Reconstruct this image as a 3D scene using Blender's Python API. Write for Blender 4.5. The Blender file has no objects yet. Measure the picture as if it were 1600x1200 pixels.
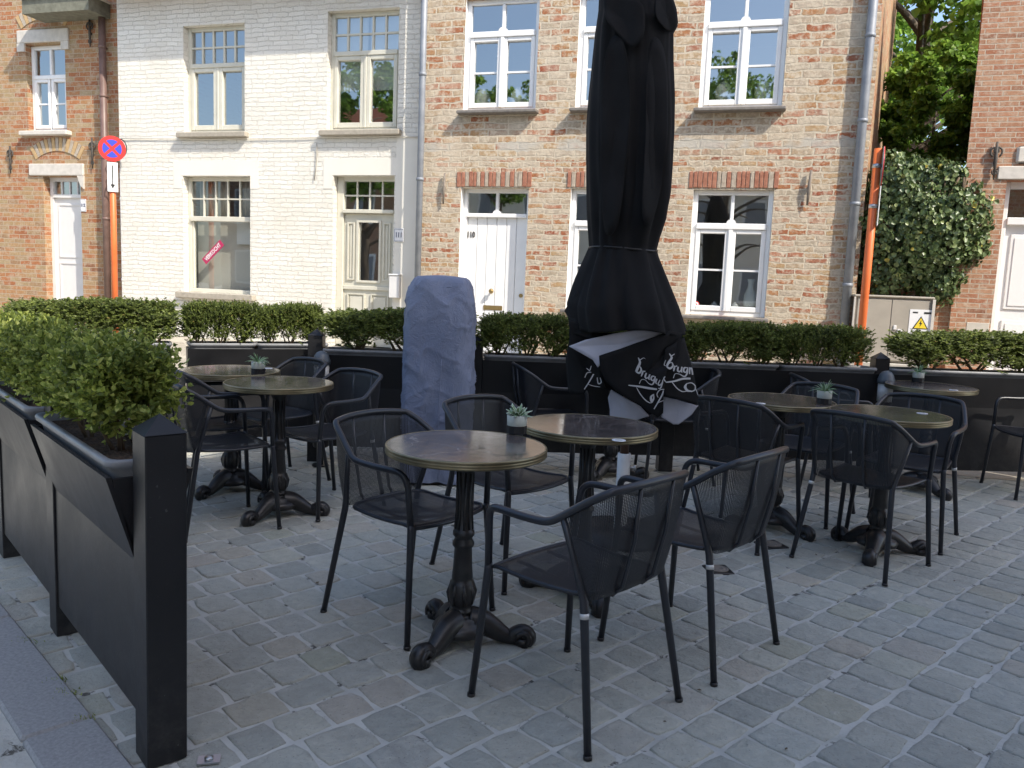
import bpy, math, random
import numpy as np
from mathutils import Vector, Matrix, noise
C = bpy.context.scene
COL = C.collection
PI = math.pi
rad = math.radians
random.seed(7)

# ------------------------------------------------------------------ camera, sky, sun, exposure
FPX, PITCH, ROLL, YAW, CAMH = 1253.6, 0.122959, 0.0400882, -0.2791729, 1.35087
_F = Vector((math.sin(YAW)*math.cos(PITCH), math.cos(YAW)*math.cos(PITCH), -math.sin(PITCH)))
_R = Vector((math.cos(YAW), -math.sin(YAW), 0)); _U = _R.cross(_F)
_R2 = _R*math.cos(ROLL)+_U*math.sin(ROLL); _U2 = -_R*math.sin(ROLL)+_U*math.cos(ROLL)
cd = bpy.data.cameras.new('camera'); cam = bpy.data.objects.new('camera', cd); COL.objects.link(cam)
cd.sensor_width = 36; cd.lens = FPX/1600*36; cd.clip_end = 400; cd.clip_start = .05
m = Matrix((_R2, _U2, -_F)).transposed().to_4x4(); m.translation = (0, 0, CAMH); cam.matrix_world = m
C.camera = cam

SUN = Vector((1.8, -1.0, 2.0)).normalized()
W = bpy.data.worlds.new('World'); C.world = W; W.use_nodes = True
wn = W.node_tree; sky = wn.nodes.new('ShaderNodeTexSky'); sky.sky_type = 'NISHITA'; sky.sun_disc = False
sky.sun_elevation = math.asin(SUN.z); sky.sun_rotation = math.atan2(SUN.x, SUN.y)
sky.air_density = 1.0; sky.dust_density = 1.8; sky.ozone_density = 1.0
bg = wn.nodes['Background']; bg.inputs['Strength'].default_value = .15
wn.links.new(sky.outputs[0], bg.inputs[0])
sd = bpy.data.lights.new('sun', 'SUN'); sd.energy = 3.0; sd.angle = rad(.5); sd.color = (1, .93, .82)
so = bpy.data.objects.new('sun', sd); COL.objects.link(so); so.rotation_euler = SUN.to_track_quat('Z', 'Y').to_euler()
C.view_settings.view_transform = 'Standard'; C.view_settings.look = 'None'
C.view_settings.exposure = 1.02; C.view_settings.gamma = 1
C.render.engine = 'CYCLES'
C.cycles.transparent_max_bounces = 16

# ------------------------------------------------------------------ helpers
def at(px, py, Y):
    """point of the plane y = Y seen at a photo pixel (used to read real sizes off the facade)"""
    d = _F*FPX+_R2*(px-800)-_U2*(py-600)
    return Vector((0, 0, CAMH))+d*(Y/d.y)

class MB:
    def __init__(s): s.v = []; s.f = []; s.sm = []; s.mi = []; s.uv = {}
    def add(s, vs, fs, smooth=False, mi=0):
        b = len(s.v); s.v += [tuple(v) for v in vs]
        for f in fs: s.f.append(tuple(b+i for i in f)); s.sm.append(smooth); s.mi.append(mi)
        return b
    def box(s, x0, x1, y0, y1, z0, z1, M=None, mi=0, bev=0):
        if bev and min(x1-x0, y1-y0, z1-z0) > 2.2*bev:
            b = bev; vs = []
            for z, i in ((z0, b), (z0+b, 0), (z1-b, 0), (z1, b)):
                c = 0 if i == 0 else b
                pts = [(x0+c+b, y0+c), (x1-c-b, y0+c), (x1-c, y0+c+b), (x1-c, y1-c-b), (x1-c-b, y1-c), (x0+c+b, y1-c), (x0+c, y1-c-b), (x0+c, y0+c+b)]
                vs += [(p[0], p[1], z) for p in pts]
            fs = [tuple(range(7, -1, -1)), tuple(range(24, 32))]
            for k in range(3):
                for j in range(8): fs.append((k*8+j, k*8+(j+1) % 8, k*8+8+(j+1) % 8, k*8+8+j))
        else:
            vs = [(x, y, z) for z in (z0, z1) for x, y in ((x0, y0), (x1, y0), (x1, y1), (x0, y1))]
            fs = [(3, 2, 1, 0), (4, 5, 6, 7), (0, 1, 5, 4), (1, 2, 6, 5), (2, 3, 7, 6), (3, 0, 4, 7)]
        if M is not None: vs = [M @ Vector(v) for v in vs]
        s.add(vs, fs, False, mi)
    def tube(s, pts, r, n=8, cap=True, mi=0, flat=1.0):
        pts = [Vector(p) for p in pts]; rs = r if isinstance(r, (list, tuple)) else [r]*len(pts)
        N = None; rings = []
        for i, p in enumerate(pts):
            t = (pts[min(i+1, len(pts)-1)]-pts[max(i-1, 0)]).normalized()
            if N is None:
                a = Vector((0, 0, 1)) if abs(t.z) < .9 else Vector((1, 0, 0)); N = t.cross(a).normalized()
            else: N = (N-t*N.dot(t)).normalized()
            B = t.cross(N)
            rings.append([p+(N*math.cos(2*PI*k/n)+B*math.sin(2*PI*k/n)*flat)*rs[i] for k in range(n)])
        vs = [v for R_ in rings for v in R_]; fs = []
        for i in range(len(rings)-1):
            for k in range(n): fs.append((i*n+k, i*n+(k+1) % n, (i+1)*n+(k+1) % n, (i+1)*n+k))
        b = s.add(vs, fs, True, mi)
        if cap:
            for q in (list(range(n))[::-1], [len(vs)-n+k for k in range(n)]): s.f.append(tuple(b+i for i in q)); s.sm.append(False); s.mi.append(mi)
    def lathe(s, prof, n=32, c=(0, 0, 0), mi=0, smooth=True, cap=True):
        vs = []; fs = []
        for r, z in prof:
            for k in range(n): vs.append((c[0]+r*math.cos(2*PI*k/n), c[1]+r*math.sin(2*PI*k/n), c[2]+z))
        for i in range(len(prof)-1):
            for k in range(n): fs.append((i*n+k, i*n+(k+1) % n, (i+1)*n+(k+1) % n, (i+1)*n+k))
        b = s.add(vs, fs, smooth, mi)
        if cap:
            for q, i in ((list(range(n))[::-1], 0), (list(range(n)), len(prof)-1)):
                if prof[i][0] > 1e-4: s.f.append(tuple(b+i*n+k for k in q)); s.sm.append(False); s.mi.append(mi)
    def prism(s, poly, w, M=None, mi=0):
        """poly in local xz, extruded along local y from w[0] to w[1]"""
        n = len(poly); vs = [(p[0], w[0], p[1]) for p in poly]+[(p[0], w[1], p[1]) for p in poly]
        fs = [tuple(range(n)), tuple(range(2*n-1, n-1, -1))]+[(i, (i+1) % n+0, (i+1) % n+n, i+n)[::-1] for i in range(n)]
        if M is not None: vs = [M @ Vector(v) for v in vs]
        s.add(vs, fs, False, mi)
    def grid(s, P, smooth=True, mi=0, closed=False):
        """P[i][j] points"""
        ni, nj = len(P), len(P[0]); vs = [p for r in P for p in r]; fs = []
        for i in range(ni-1):
            for j in range(nj if closed else nj-1): fs.append((i*nj+j, i*nj+(j+1) % nj, (i+1)*nj+(j+1) % nj, (i+1)*nj+j))
        return s.add(vs, fs, smooth, mi)
    def build(s, name, mats, parent=None, uvs=None):
        me = bpy.data.meshes.new(name); me.from_pydata(s.v, [], s.f)
        me.polygons.foreach_set('use_smooth', s.sm); me.polygons.foreach_set('material_index', s.mi)
        for m_ in (mats if isinstance(mats, (list, tuple)) else [mats]): me.materials.append(m_)
        if uvs is not None:
            ul = me.uv_layers.new(name='UVMap')
            for l in me.loops: ul.data[l.index].uv = uvs[l.vertex_index]
        me.update()
        o = bpy.data.objects.new(name, me); COL.objects.link(o)
        if parent: o.parent = parent
        return o

def tag(o, label=None, cat=None, group=None, kind=None):
    if label: o['label'] = label
    if cat: o['category'] = cat
    if group: o['group'] = group
    if kind: o['kind'] = kind
    return o
def thing(name, label, cat, loc=(0, 0, 0), rz=0, group=None):
    o = bpy.data.objects.new(name, None); COL.objects.link(o); o.location = loc; o.rotation_euler = (0, 0, rz)
    o.empty_display_size = .1
    return tag(o, label, cat, group)
def children(o): return [c for c in COL.objects if c.parent == o]
def copy_tree(o, parent=None):
    c = o.copy(); COL.objects.link(c)
    if parent: c.parent = parent
    for ch in children(o): copy_tree(ch, c)
    return c
def solidify(o, t, off=0):
    md = o.modifiers.new('thickness', 'SOLIDIFY'); md.thickness = t; md.offset = off; return o
def smoothpath(pts, k=4):
    """Catmull-Rom through pts"""
    P = [Vector(p) for p in pts]; out = []
    for i in range(len(P)-1):
        a, b, c, d = P[max(i-1, 0)], P[i], P[i+1], P[min(i+2, len(P)-1)]
        for j in range(k):
            t = j/k; out.append(.5*((2*b)+(c-a)*t+(2*a-5*b+4*c-d)*t*t+(3*b-a-3*c+d)*t**3))
    return out+[P[-1]]
def text_mesh(txt, size, name, mat, M, parent=None, depth=.002, sx=1, bold=0):
    cu = bpy.data.curves.new(name, 'FONT'); cu.body = txt; cu.size = size; cu.extrude = depth; cu.align_x = 'CENTER'; cu.align_y = 'CENTER'; cu.offset = bold
    cu.resolution_u = 3
    t = bpy.data.objects.new(name+'_curve', cu); COL.objects.link(t)
    bpy.context.view_layer.update()
    me = bpy.data.meshes.new_from_object(t.evaluated_get(bpy.context.evaluated_depsgraph_get()))
    bpy.data.objects.remove(t); bpy.data.curves.remove(cu)
    me.name = name; me.materials.clear(); me.materials.append(mat)
    me.transform(M @ Matrix.Diagonal((sx, 1, 1, 1)))
    o = bpy.data.objects.new(name, me); COL.objects.link(o)
    if parent: o.parent = parent
    return o
FACE = Matrix.Rotation(PI/2, 4, 'X')   # text lying in xy -> standing, facing -Y

# ------------------------------------------------------------------ materials
def mat(name, col=(.5, .5, .5), rough=.6, metal=0, spec=.5, **kw):
    m_ = bpy.data.materials.new(name); m_.use_nodes = True; b = m_.node_tree.nodes['Principled BSDF']
    b.inputs['Base Color'].default_value = (*col, 1); b.inputs['Roughness'].default_value = rough
    b.inputs['Metallic'].default_value = metal; b.inputs['Specular IOR Level'].default_value = spec
    for k, v in kw.items(): b.inputs[k].default_value = v
    return m_
class NT:
    def __init__(s, m_): s.t = m_.node_tree; s.b = s.t.nodes['Principled BSDF']
    def n(s, typ, **kw):
        o = s.t.nodes.new('ShaderNode'+typ)
        for k, v in kw.items(): setattr(o, k, v)
        return o
    def l(s, a, b): s.t.links.new(a, b)
    def coord(s, kind='Object'): return s.n('TexCoord').outputs[kind]
    def noise(s, vec, scale, detail=4, rough=.5, dist=0):
        o = s.n('TexNoise'); o.inputs['Scale'].default_value = scale; o.inputs['Detail'].default_value = detail
        o.inputs['Roughness'].default_value = rough; o.inputs['Distortion'].default_value = dist
        if vec is not None: s.l(vec, o.inputs['Vector'])
        return o
    def ramp(s, fac, stops, interp='LINEAR'):
        o = s.n('ValToRGB'); o.color_ramp.interpolation = interp; e = o.color_ramp.elements
        while len(e) < len(stops): e.new(.5)
        for i, (p, c) in enumerate(stops): e[i].position = p; e[i].color = (*c, 1) if len(c) == 3 else c
        s.l(fac, o.inputs[0]); return o.outputs[0]
    def mix(s, fac, a, b, mode='MIX'):
        o = s.n('Mix', data_type='RGBA', blend_type=mode)
        for i, v in ((0, fac), (6, a), (7, b)):
            if isinstance(v, (int, float)): o.inputs[i].default_value = v
            elif isinstance(v, tuple): o.inputs[i].default_value = (*v, 1)
            else: s.l(v, o.inputs[i])
        return o.outputs[2]
    def math(s, op, a, b=None):
        o = s.n('Math', operation=op)
        for i, v in ((0, a), (1, b)):
            if v is None: continue
            if isinstance(v, (int, float)): o.inputs[i].default_value = v
            else: s.l(v, o.inputs[i])
        return o.outputs[0]
    def bump(s, h, strength=.3, dist=.01, normal=None):
        o = s.n('Bump'); o.inputs['Strength'].default_value = strength; o.inputs['Distance'].default_value = dist
        s.l(h, o.inputs['Height'])
        if normal is not None: s.l(normal, o.inputs['Normal'])
        return o.outputs[0]

def noisy(name, c1, c2, scale=8, rough=.6, bump=.1, bscale=60, metal=0, spec=.5, bd=.002, rr=None):
    m_ = mat(name, c1, rough, metal, spec); t = NT(m_); co = t.coord()
    n1 = t.noise(co, scale, 6, .6); t.l(t.ramp(n1.outputs[0], [(.3, c1), (.7, c2)]), t.b.inputs['Base Color'])
    if bump:
        n2 = t.noise(co, bscale, 3); t.l(t.bump(n2.outputs[0], bump, bd), t.b.inputs['Normal'])
    if rr: t.l(t.ramp(n1.outputs[0], [(.3, (rr[0],)*3), (.7, (rr[1],)*3)]), t.b.inputs['Roughness'])
    return m_

def brick_uv(t, distort=.012, dscale=5):
    co = t.n('NewGeometry').outputs['Position']; s_ = t.n('SeparateXYZ'); t.l(co, s_.inputs[0])
    u = t.math('ADD', s_.outputs[0], s_.outputs[1]); cb = t.n('CombineXYZ'); t.l(u, cb.inputs[0]); t.l(s_.outputs[2], cb.inputs[1])
    v = cb.outputs[0]
    for sc, am in ((dscale, distort), (dscale*6, distort*.45)):
        n_ = t.noise(co, sc, 2); sub = t.n('VectorMath', operation='SUBTRACT'); t.l(n_.outputs[1], sub.inputs[0]); sub.inputs[1].default_value = (.5, .5, .5)
        scl = t.n('VectorMath', operation='SCALE'); t.l(sub.outputs[0], scl.inputs[0]); scl.inputs['Scale'].default_value = am*2
        ad = t.n('VectorMath', operation='ADD'); t.l(v, ad.inputs[0]); t.l(scl.outputs[0], ad.inputs[1]); v = ad.outputs[0]
    return v, co, s_
def brick_tex(t, v, w, h, mort, smooth=.25):
    b = t.n('TexBrick'); t.l(v, b.inputs['Vector']); b.inputs['Scale'].default_value = 1
    b.inputs['Color1'].default_value = (0, 0, 0, 1); b.inputs['Color2'].default_value = (1, 1, 1, 1); b.inputs['Mortar'].default_value = (.5, .5, .5, 1)
    b.inputs['Mortar Size'].default_value = mort; b.inputs['Mortar Smooth'].default_value = smooth; b.inputs['Bias'].default_value = 0
    b.inputs['Brick Width'].default_value = w; b.inputs['Row Height'].default_value = h; b.offset = .5; b.squash_frequency = 3; b.squash = 1.25
    return b
def brick_mat(name, w, h, mort, stops, mortar, dist=.012, rough=.9, bump=.7, stain=None, paint=False, w2=None, h2=None, zsplit=2.9, wear=0, band=False):
    m_ = mat(name, (.5, .4, .3), rough, spec=.25); t = NT(m_); v, co, s_ = brick_uv(t, dist)
    b = brick_tex(t, v, w, h, mort); fac, rnd = b.outputs['Fac'], b.outputs['Color']
    if w2:
        b2 = brick_tex(t, v, w2, h2, mort*1.15); sel = t.math('GREATER_THAN', s_.outputs[2], zsplit)
        fac = t.mix(sel, fac, b2.outputs['Fac']); rnd = t.mix(sel, rnd, b2.outputs['Color'])
    patch = t.noise(co, 1.1, 3, .6)
    rn = t.math('ADD', t.math('MULTIPLY', rnd, .8), t.math('MULTIPLY', t.math('SUBTRACT', patch.outputs[0], .5), .7)); rn = t.math('ADD', rn, .1)
    col = t.ramp(rn, stops)
    fine = t.noise(co, 45, 5, .7); col = t.mix(.55, col, t.ramp(fine.outputs[0], [(.25, (.35, .35, .35)), (.75, (1.0, 1.0, 1.0))]), 'MULTIPLY' if not paint else 'MIX') if not paint else col
    if not paint:
        worn = t.noise(co, 14, 5, .75); wf = t.ramp(worn.outputs[0], [(.47-.03*wear, (0, 0, 0)), (.66-.06*wear, (.75+.1*wear,)*3)]); col = t.mix(wf, col, mortar)
    mc = t.mix(t.noise(co, 30, 4).outputs[0], tuple(c*.75 for c in mortar), tuple(min(1, c*1.15) for c in mortar))
    out = t.mix(fac, col, mc)
    if wear:
        big = t.noise(co, 1.7, 5, .7); out = t.mix(t.ramp(big.outputs[0], [(.50, (0, 0, 0)), (.66, (.45,)*3)]), out, tuple(c*1.05 for c in mortar))
    if band:
        bn = t.noise(co, 3.2, 4, .6); zz = t.math('ADD', s_.outputs[2], t.math('MULTIPLY', t.math('SUBTRACT', bn.outputs[0], .5), .16))
        m1 = t.math('MULTIPLY', t.math('GREATER_THAN', zz, 3.02), t.math('LESS_THAN', zz, 3.13)); bn2 = t.noise(co, 1.3, 3, .6)
        m2 = t.math('MULTIPLY', m1, t.ramp(bn2.outputs[0], [(.44, (0, 0, 0)), (.52, (.85,)*3)])); out = t.mix(m2, out, (.50, .47, .41))
    if stain:
        sn = t.noise(co, .9, 5, .65); out = t.mix(t.ramp(sn.outputs[0], [(.45, (0, 0, 0)), (.7, (stain[3],)*3)]), out, stain[:3])
    t.l(out, t.b.inputs['Base Color'])
    inv = t.math('SUBTRACT', 1, fac); hgt = t.math('ADD', inv, t.math('MULTIPLY', fine.outputs[0], .45 if not paint else .7))
    hgt = t.math('ADD', hgt, t.math('MULTIPLY', rnd, .25))
    t.l(t.bump(hgt, bump, .028 if paint else .024 if wear else .012), t.b.inputs['Normal'])
    return m_

M = {}
M['brick110'] = brick_mat('old_mixed_brick', .2, .064, .010, [(.05, (.36, .11, .06)), (.24, (.46, .20, .09)), (.36, (.50, .33, .17)), (.48, (.50, .39, .28)), (.64, (.54, .45, .35)), (.74, (.44, .36, .26)), (.84, (.50, .22, .13)), (.97, (.26, .10, .06))], (.62, .54, .42), .028, w2=.25, h2=.084, bump=1.0, wear=.7, band=True)
M['brickwhite'] = brick_mat('white_painted_brick', .185, .062, .006, [(0, (.78, .75, .67)), (1, (.86, .835, .76))], (.76, .73, .65), .026, .6, .85, stain=(.66, .60, .48, .35), paint=True)
M['brick112'] = brick_mat('orange_yellow_brick', .21, .068, .006, [(.05, (.35, .13, .06)), (.3, (.45, .19, .085)), (.5, (.44, .25, .12)), (.7, (.42, .31, .17)), (.95, (.29, .12, .065))], (.46, .37, .27), .008)
M['brickright'] = brick_mat('salmon_brick', .19, .054, .006, [(.05, (.38, .16, .09)), (.35, (.46, .21, .12)), (.6, (.50, .28, .17)), (.8, (.43, .22, .13)), (.95, (.28, .13, .08))], (.50, .42, .33), .005)
M['plaster'] = noisy('cream_plaster', (.72, .69, .61), (.78, .75, .67), 2, .75, .25, 40)
M['bluestone'] = noisy('stone_sill', (.30, .27, .22), (.42, .38, .31), 20, .8, .3, 80)
M['slatesill'] = noisy('dark_stone_sill', (.13, .12, .11), (.22, .20, .18), 20, .7, .3, 80)
M['limestone'] = noisy('pale_limestone', (.50, .47, .42), (.64, .60, .54), 12, .8, .3, 60)
M['cement'] = noisy('cement_patch', (.46, .43, .38), (.56, .52, .45), 6, .9, .5, 30)
M['whitepaint'] = noisy('white_joinery_paint', (.78, .78, .77), (.82, .82, .81), 6, .35, .05, 30)
M['creampaint'] = noisy('cream_joinery_paint', (.56, .54, .45), (.62, .60, .51), 6, .4, .08, 30)
M['palegrey'] = noisy('pale_door_paint', (.66, .65, .64), (.72, .71, .69), 4, .45, .06, 30)
M['zinc'] = noisy('zinc_pipe', (.20, .22, .25), (.28, .30, .33), 9, .55, .05, 40, metal=.2)
M['brownpipe'] = noisy('brown_painted_pipe', (.13, .08, .065), (.19, .12, .10), 9, .45, .05, 40)
M['iron'] = noisy('wrought_iron', (.035, .032, .03), (.09, .075, .06), 25, .7, .3, 90)
M['rust_iron'] = noisy('weathered_iron_anchor', (.14, .12, .10), (.26, .22, .18), 25, .8, .3, 90)
M['castiron'] = noisy('black_cast_iron', (.012, .012, .013), (.022, .021, .021), 40, .38, .5, 120, bd=.001)
M['chairmetal'] = noisy('anthracite_powder_coat', (.021, .023, .029), (.028, .031, .038), 30, .33, .15, 400, bd=.0005)
def black_mat():
    m_ = mat('black_painted_board', (.014, .014, .016), .4, spec=.38); t = NT(m_); co = t.coord(); p_ = t.n('NewGeometry').outputs['Position']; sp = t.n('SeparateXYZ'); t.l(p_, sp.inputs[0])
    a = t.noise(co, 3, 5, .6); c = t.ramp(a.outputs[0], [(.3, (.010, .010, .011)), (.7, (.018, .018, .020))])
    low = t.n('MapRange'); t.l(sp.outputs[2], low.inputs[0]); low.inputs[1].default_value = 0; low.inputs[2].default_value = .38; low.inputs[3].default_value = .28; low.inputs[4].default_value = 0
    sn = t.noise(p_, 14, 6, .75); d = t.math('MULTIPLY', t.ramp(sn.outputs[0], [(.45, (0, 0, 0)), (.65, (1, 1, 1))]), low.outputs[0]); c = t.mix(d, c, (.10, .095, .085))
    sc = t.noise(p_, 60, 3, .6); c = t.mix(t.ramp(sc.outputs[0], [(.70, (0, 0, 0)), (.74, (.35,)*3)]), c, (.14, .14, .14))
    t.l(c, t.b.inputs['Base Color']); t.l(t.ramp(a.outputs[0], [(.3, (.34,)*3), (.7, (.55,)*3)]), t.b.inputs['Roughness'])
    g = t.noise(co, 70, 3); t.l(t.bump(t.math('ADD', g.outputs[0], t.math('MULTIPLY', a.outputs[0], 3)), .25, .0015), t.b.inputs['Normal']); return m_
M['blackpaint'] = black_mat()
M['plastic_rim'] = noisy('charcoal_plastic', (.18, .185, .195), (.26, .268, .28), 14, .5, .1, 90)
M['soil'] = noisy('potting_soil', (.03, .02, .014), (.11, .07, .045), 60, .95, 1.0, 70, bd=.02)
M['umbrella'] = noisy('black_umbrella_cloth', (.0085, .0085, .009), (.014, .014, .015), 5, .85, .25, 350, spec=.2, bd=.001)
M['lining'] = noisy('silver_grey_lining', (.46, .47, .55), (.54, .55, .63), 4, .7, .15, 120)
M['logo'] = mat('pale_print', (.48, .48, .49), .7)
M['wood_pole'] = noisy('brown_wood_pole', (.085, .042, .025), (.13, .068, .042), 9, .5, .2, 50)
M['white_metal'] = noisy('white_enamel_tube', (.58, .58, .56), (.70, .70, .68), 10, .35, .05, 50)
M['steel'] = mat('steel', (.5, .5, .5), .35, 1)
M['brass_knob'] = mat('brass', (.45, .32, .14), .4, .9)
M['orange'] = noisy('orange_painted_pole', (.62, .13, .03), (.72, .17, .045), 6, .45, .05, 30)
M['signred'] = mat('sign_red', (.62, .03, .025), .4); M['signblue'] = mat('sign_blue', (.035, .06, .48), .4)
M['signwhite'] = mat('sign_white', (.78, .78, .78), .4); M['black'] = mat('black_ink', (.02, .02, .02), .6)
M['navy'] = mat('navy_ink', (.05, .06, .12), .6); M['stickerred'] = mat('sticker_red', (.40, .02, .09), .6)
M['yellow'] = mat('warning_yellow', (.80, .60, .04), .5)
M['cabinet'] = noisy('beige_street_cabinet', (.33, .30, .25), (.40, .36, .30), 5, .6, .2, 60)
M['concrete'] = noisy('concrete', (.36, .34, .30), (.46, .43, .38), 9, .9, .4, 60)
M['tile'] = brick_mat('red_roof_tile', .22, .16, .012, [(0, (.34, .11, .06)), (.5, (.42, .16, .09)), (1, (.30, .09, .05))], (.14, .06, .04), .004)
M['room'] = mat('room_wall', (.62, .59, .54), .9); M['roomdark'] = mat('room_dark', (.10, .095, .09), .9)
M['curtain'] = mat('net_curtain', (.62, .60, .56), .9); M['blind'] = mat('white_blind', (.70, .70, .68), .8)
M['ceramic'] = noisy('pale_green_ceramic', (.42, .45, .40), (.48, .50, .45), 12, .5, .05, 50)
M['vase'] = mat('pale_vase', (.75, .80, .76), .35)
M['ashlid'] = noisy('grey_dome', (.07, .085, .10), (.11, .13, .15), 10, .4, .05, 50)
M['paper'] = mat('white_disc', (.72, .73, .76), .5); M['band'] = mat('silver_label', (.6, .6, .58), .4, .3)
M['bark'] = noisy('bark', (.07, .055, .04), (.14, .11, .08), 12, .95, 1.0, 20, bd=.03)
M['stem'] = noisy('twig', (.10, .07, .045), (.16, .12, .075), 20, .9, .4, 60)

def leaf_mat(name, stops, rough=.45, trans=.35, spec=.4):
    m_ = mat(name, stops[0][1], rough, spec=spec); t = NT(m_); g = t.n('NewGeometry').outputs['Random Per Island']
    col = t.ramp(g, stops); co = t.n('NewGeometry').outputs['Position']
    cl = t.noise(co, 6, 3); col = t.mix(.5, col, t.ramp(cl.outputs[0], [(.32, (.45, .48, .5)), (.68, (1.35, 1.3, 1.1))]), 'MULTIPLY')
    t.l(col, t.b.inputs['Base Color'])
    tr = t.n('BsdfTranslucent'); t.l(col, tr.inputs[0]); mx = t.n('MixShader'); mx.inputs[0].default_value = trans
    t.l(t.b.outputs[0], mx.inputs[1]); t.l(tr.outputs[0], mx.inputs[2]); t.l(mx.outputs[0], t.t.nodes['Material Output'].inputs[0])
    return m_
M['box_far'] = leaf_mat('boxwood_leaf', [(0, (.075, .10, .03)), (.5, (.14, .18, .045)), (.85, (.21, .265, .065)), (.985, (.30, .36, .10)), (1, (.30, .20, .08))])
M['box_near'] = leaf_mat('boxwood_young_leaf', [(0, (.11, .15, .04)), (.4, (.22, .28, .06)), (.75, (.38, .44, .10)), (1, (.56, .60, .18))])
M['tree_leaf'] = leaf_mat('broad_leaf', [(0, (.08, .16, .03)), (.5, (.17, .30, .045)), (1, (.30, .46, .08))], trans=.5)
M['ivy_leaf'] = leaf_mat('ivy_leaf', [(0, (.05, .09, .03)), (.5, (.11, .165, .06)), (.85, (.19, .25, .10)), (.987, (.30, .36, .16)), (1, (.62, .48, .06))], .38, .2, .55)
M['aloe'] = leaf_mat('haworthia_leaf', [(0, (.12, .24, .12)), (.5, (.22, .36, .20)), (1, (.45, .56, .40))], .4, .1)

def perforated(name, base, pu, pv, thr):
    m_ = mat(name, base, .45); t = NT(m_); uv = t.coord('UV'); s_ = t.n('SeparateXYZ'); t.l(uv, s_.inputs[0])
    a = t.math('COSINE', t.math('MULTIPLY', s_.outputs[0], 2*PI/pu)); b = t.math('COSINE', t.math('MULTIPLY', s_.outputs[1], 2*PI/pv))
    hole = t.math('GREATER_THAN', t.math('ADD', a, b), thr)
    tr = t.n('BsdfTransparent'); mx = t.n('MixShader'); t.l(hole, mx.inputs[0]); t.l(t.b.outputs[0], mx.inputs[1]); t.l(tr.outputs[0], mx.inputs[2])
    t.l(mx.outputs[0], t.t.nodes['Material Output'].inputs[0]); return m_
M['mesh_back'] = perforated('expanded_metal_back', (.024, .026, .031), .0070, .0046, .22)
M['mesh_seat'] = perforated('expanded_metal_seat', (.027, .029, .034), .0070, .0046, .75)

def glass_mat(name='window_glass', base=.30):
    m_ = bpy.data.materials.new(name); m_.use_nodes = True; t = NT(m_)
    gl = t.n('BsdfGlossy'); gl.inputs['Roughness'].default_value = .015; gl.inputs[0].default_value = (.9, .93, .95, 1)
    tr = t.n('BsdfTransparent'); tr.inputs[0].default_value = (.80, .83, .82, 1)
    fr = t.n('Fresnel'); back = t.n('NewGeometry').outputs['Backfacing']; ior = t.math('SUBTRACT', 1.5, t.math('MULTIPLY', back, .8333)); t.l(ior, fr.inputs[0])
    f = t.math('ADD', t.math('MULTIPLY', fr.outputs[0], 2.0), base)
    nz = t.noise(t.coord(), 1.6, 1); bp = t.bump(nz.outputs[0], .12, .02); t.l(bp, gl.inputs['Normal'])
    mx = t.n('MixShader'); t.l(f, mx.inputs[0]); t.l(tr.outputs[0], mx.inputs[1]); t.l(gl.outputs[0], mx.inputs[2])
    t.l(mx.outputs[0], t.t.nodes['Material Output'].inputs[0]); return m_
M['glass'] = glass_mat(); M['shop_glass'] = glass_mat('shop_window_glass', .04)

def marble_mat():
    m_ = mat('dark_brown_marble', (.05, .045, .045), .10, spec=.75); m_.node_tree.nodes['Principled BSDF'].inputs['IOR'].default_value = 1.95; t = NT(m_); co = t.coord()
    n1 = t.noise(co, 5, 6, .6, 1.2); base = t.ramp(n1.outputs[0], [(.3, (.055, .048, .046)), (.55, (.10, .082, .074)), (.75, (.15, .12, .105))])
    wob = t.noise(co, 3.5, 3); ad = t.n('VectorMath', operation='ADD'); t.l(co, ad.inputs[0]); sc = t.n('VectorMath', operation='SCALE'); t.l(wob.outputs[1], sc.inputs[0]); sc.inputs['Scale'].default_value = .35; t.l(sc.outputs[0], ad.inputs[1])
    vo = t.n('TexVoronoi', feature='DISTANCE_TO_EDGE'); vo.inputs['Scale'].default_value = 3.6; t.l(ad.outputs[0], vo.inputs['Vector'])
    vein = t.ramp(vo.outputs[0], [(0, (.50, .50, .50)), (.008, (.20, .20, .20)), (.022, (0, 0, 0))])
    t.l(t.mix(vein, base, (.42, .37, .34)), t.b.inputs['Base Color'])
    rn = t.noise(co, 22, 3); t.l(t.ramp(rn.outputs[0], [(.3, (.09,)*3), (.7, (.17,)*3)]), t.b.inputs['Roughness'])
    return m_
M['marble'] = marble_mat()
M['brass_edge'] = noisy('aged_brass_edge', (.20, .17, .10), (.29, .25, .16), 14, .38, .1, 60, metal=.75)

def cover_mat():
    m_ = mat('blue_grey_nylon_cover', (.13, .15, .23), .55); t = NT(m_); co = t.coord()
    n1 = t.noise(co, 3, 4); t.l(t.ramp(n1.outputs[0], [(.3, (.165, .195, .29)), (.7, (.215, .245, .34))]), t.b.inputs['Base Color'])
    n2 = t.noise(co, 9, 5, .6, 1.5); v = t.n('TexVoronoi', feature='DISTANCE_TO_EDGE'); v.inputs['Scale'].default_value = 7; t.l(n2.outputs[1], v.inputs['Vector'])
    h = t.math('ADD', n2.outputs[0], t.math('MULTIPLY', v.outputs[0], .4)); t.l(t.bump(h, .5, .03), t.b.inputs['Normal']); return m_
M['cover'] = cover_mat()

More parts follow.
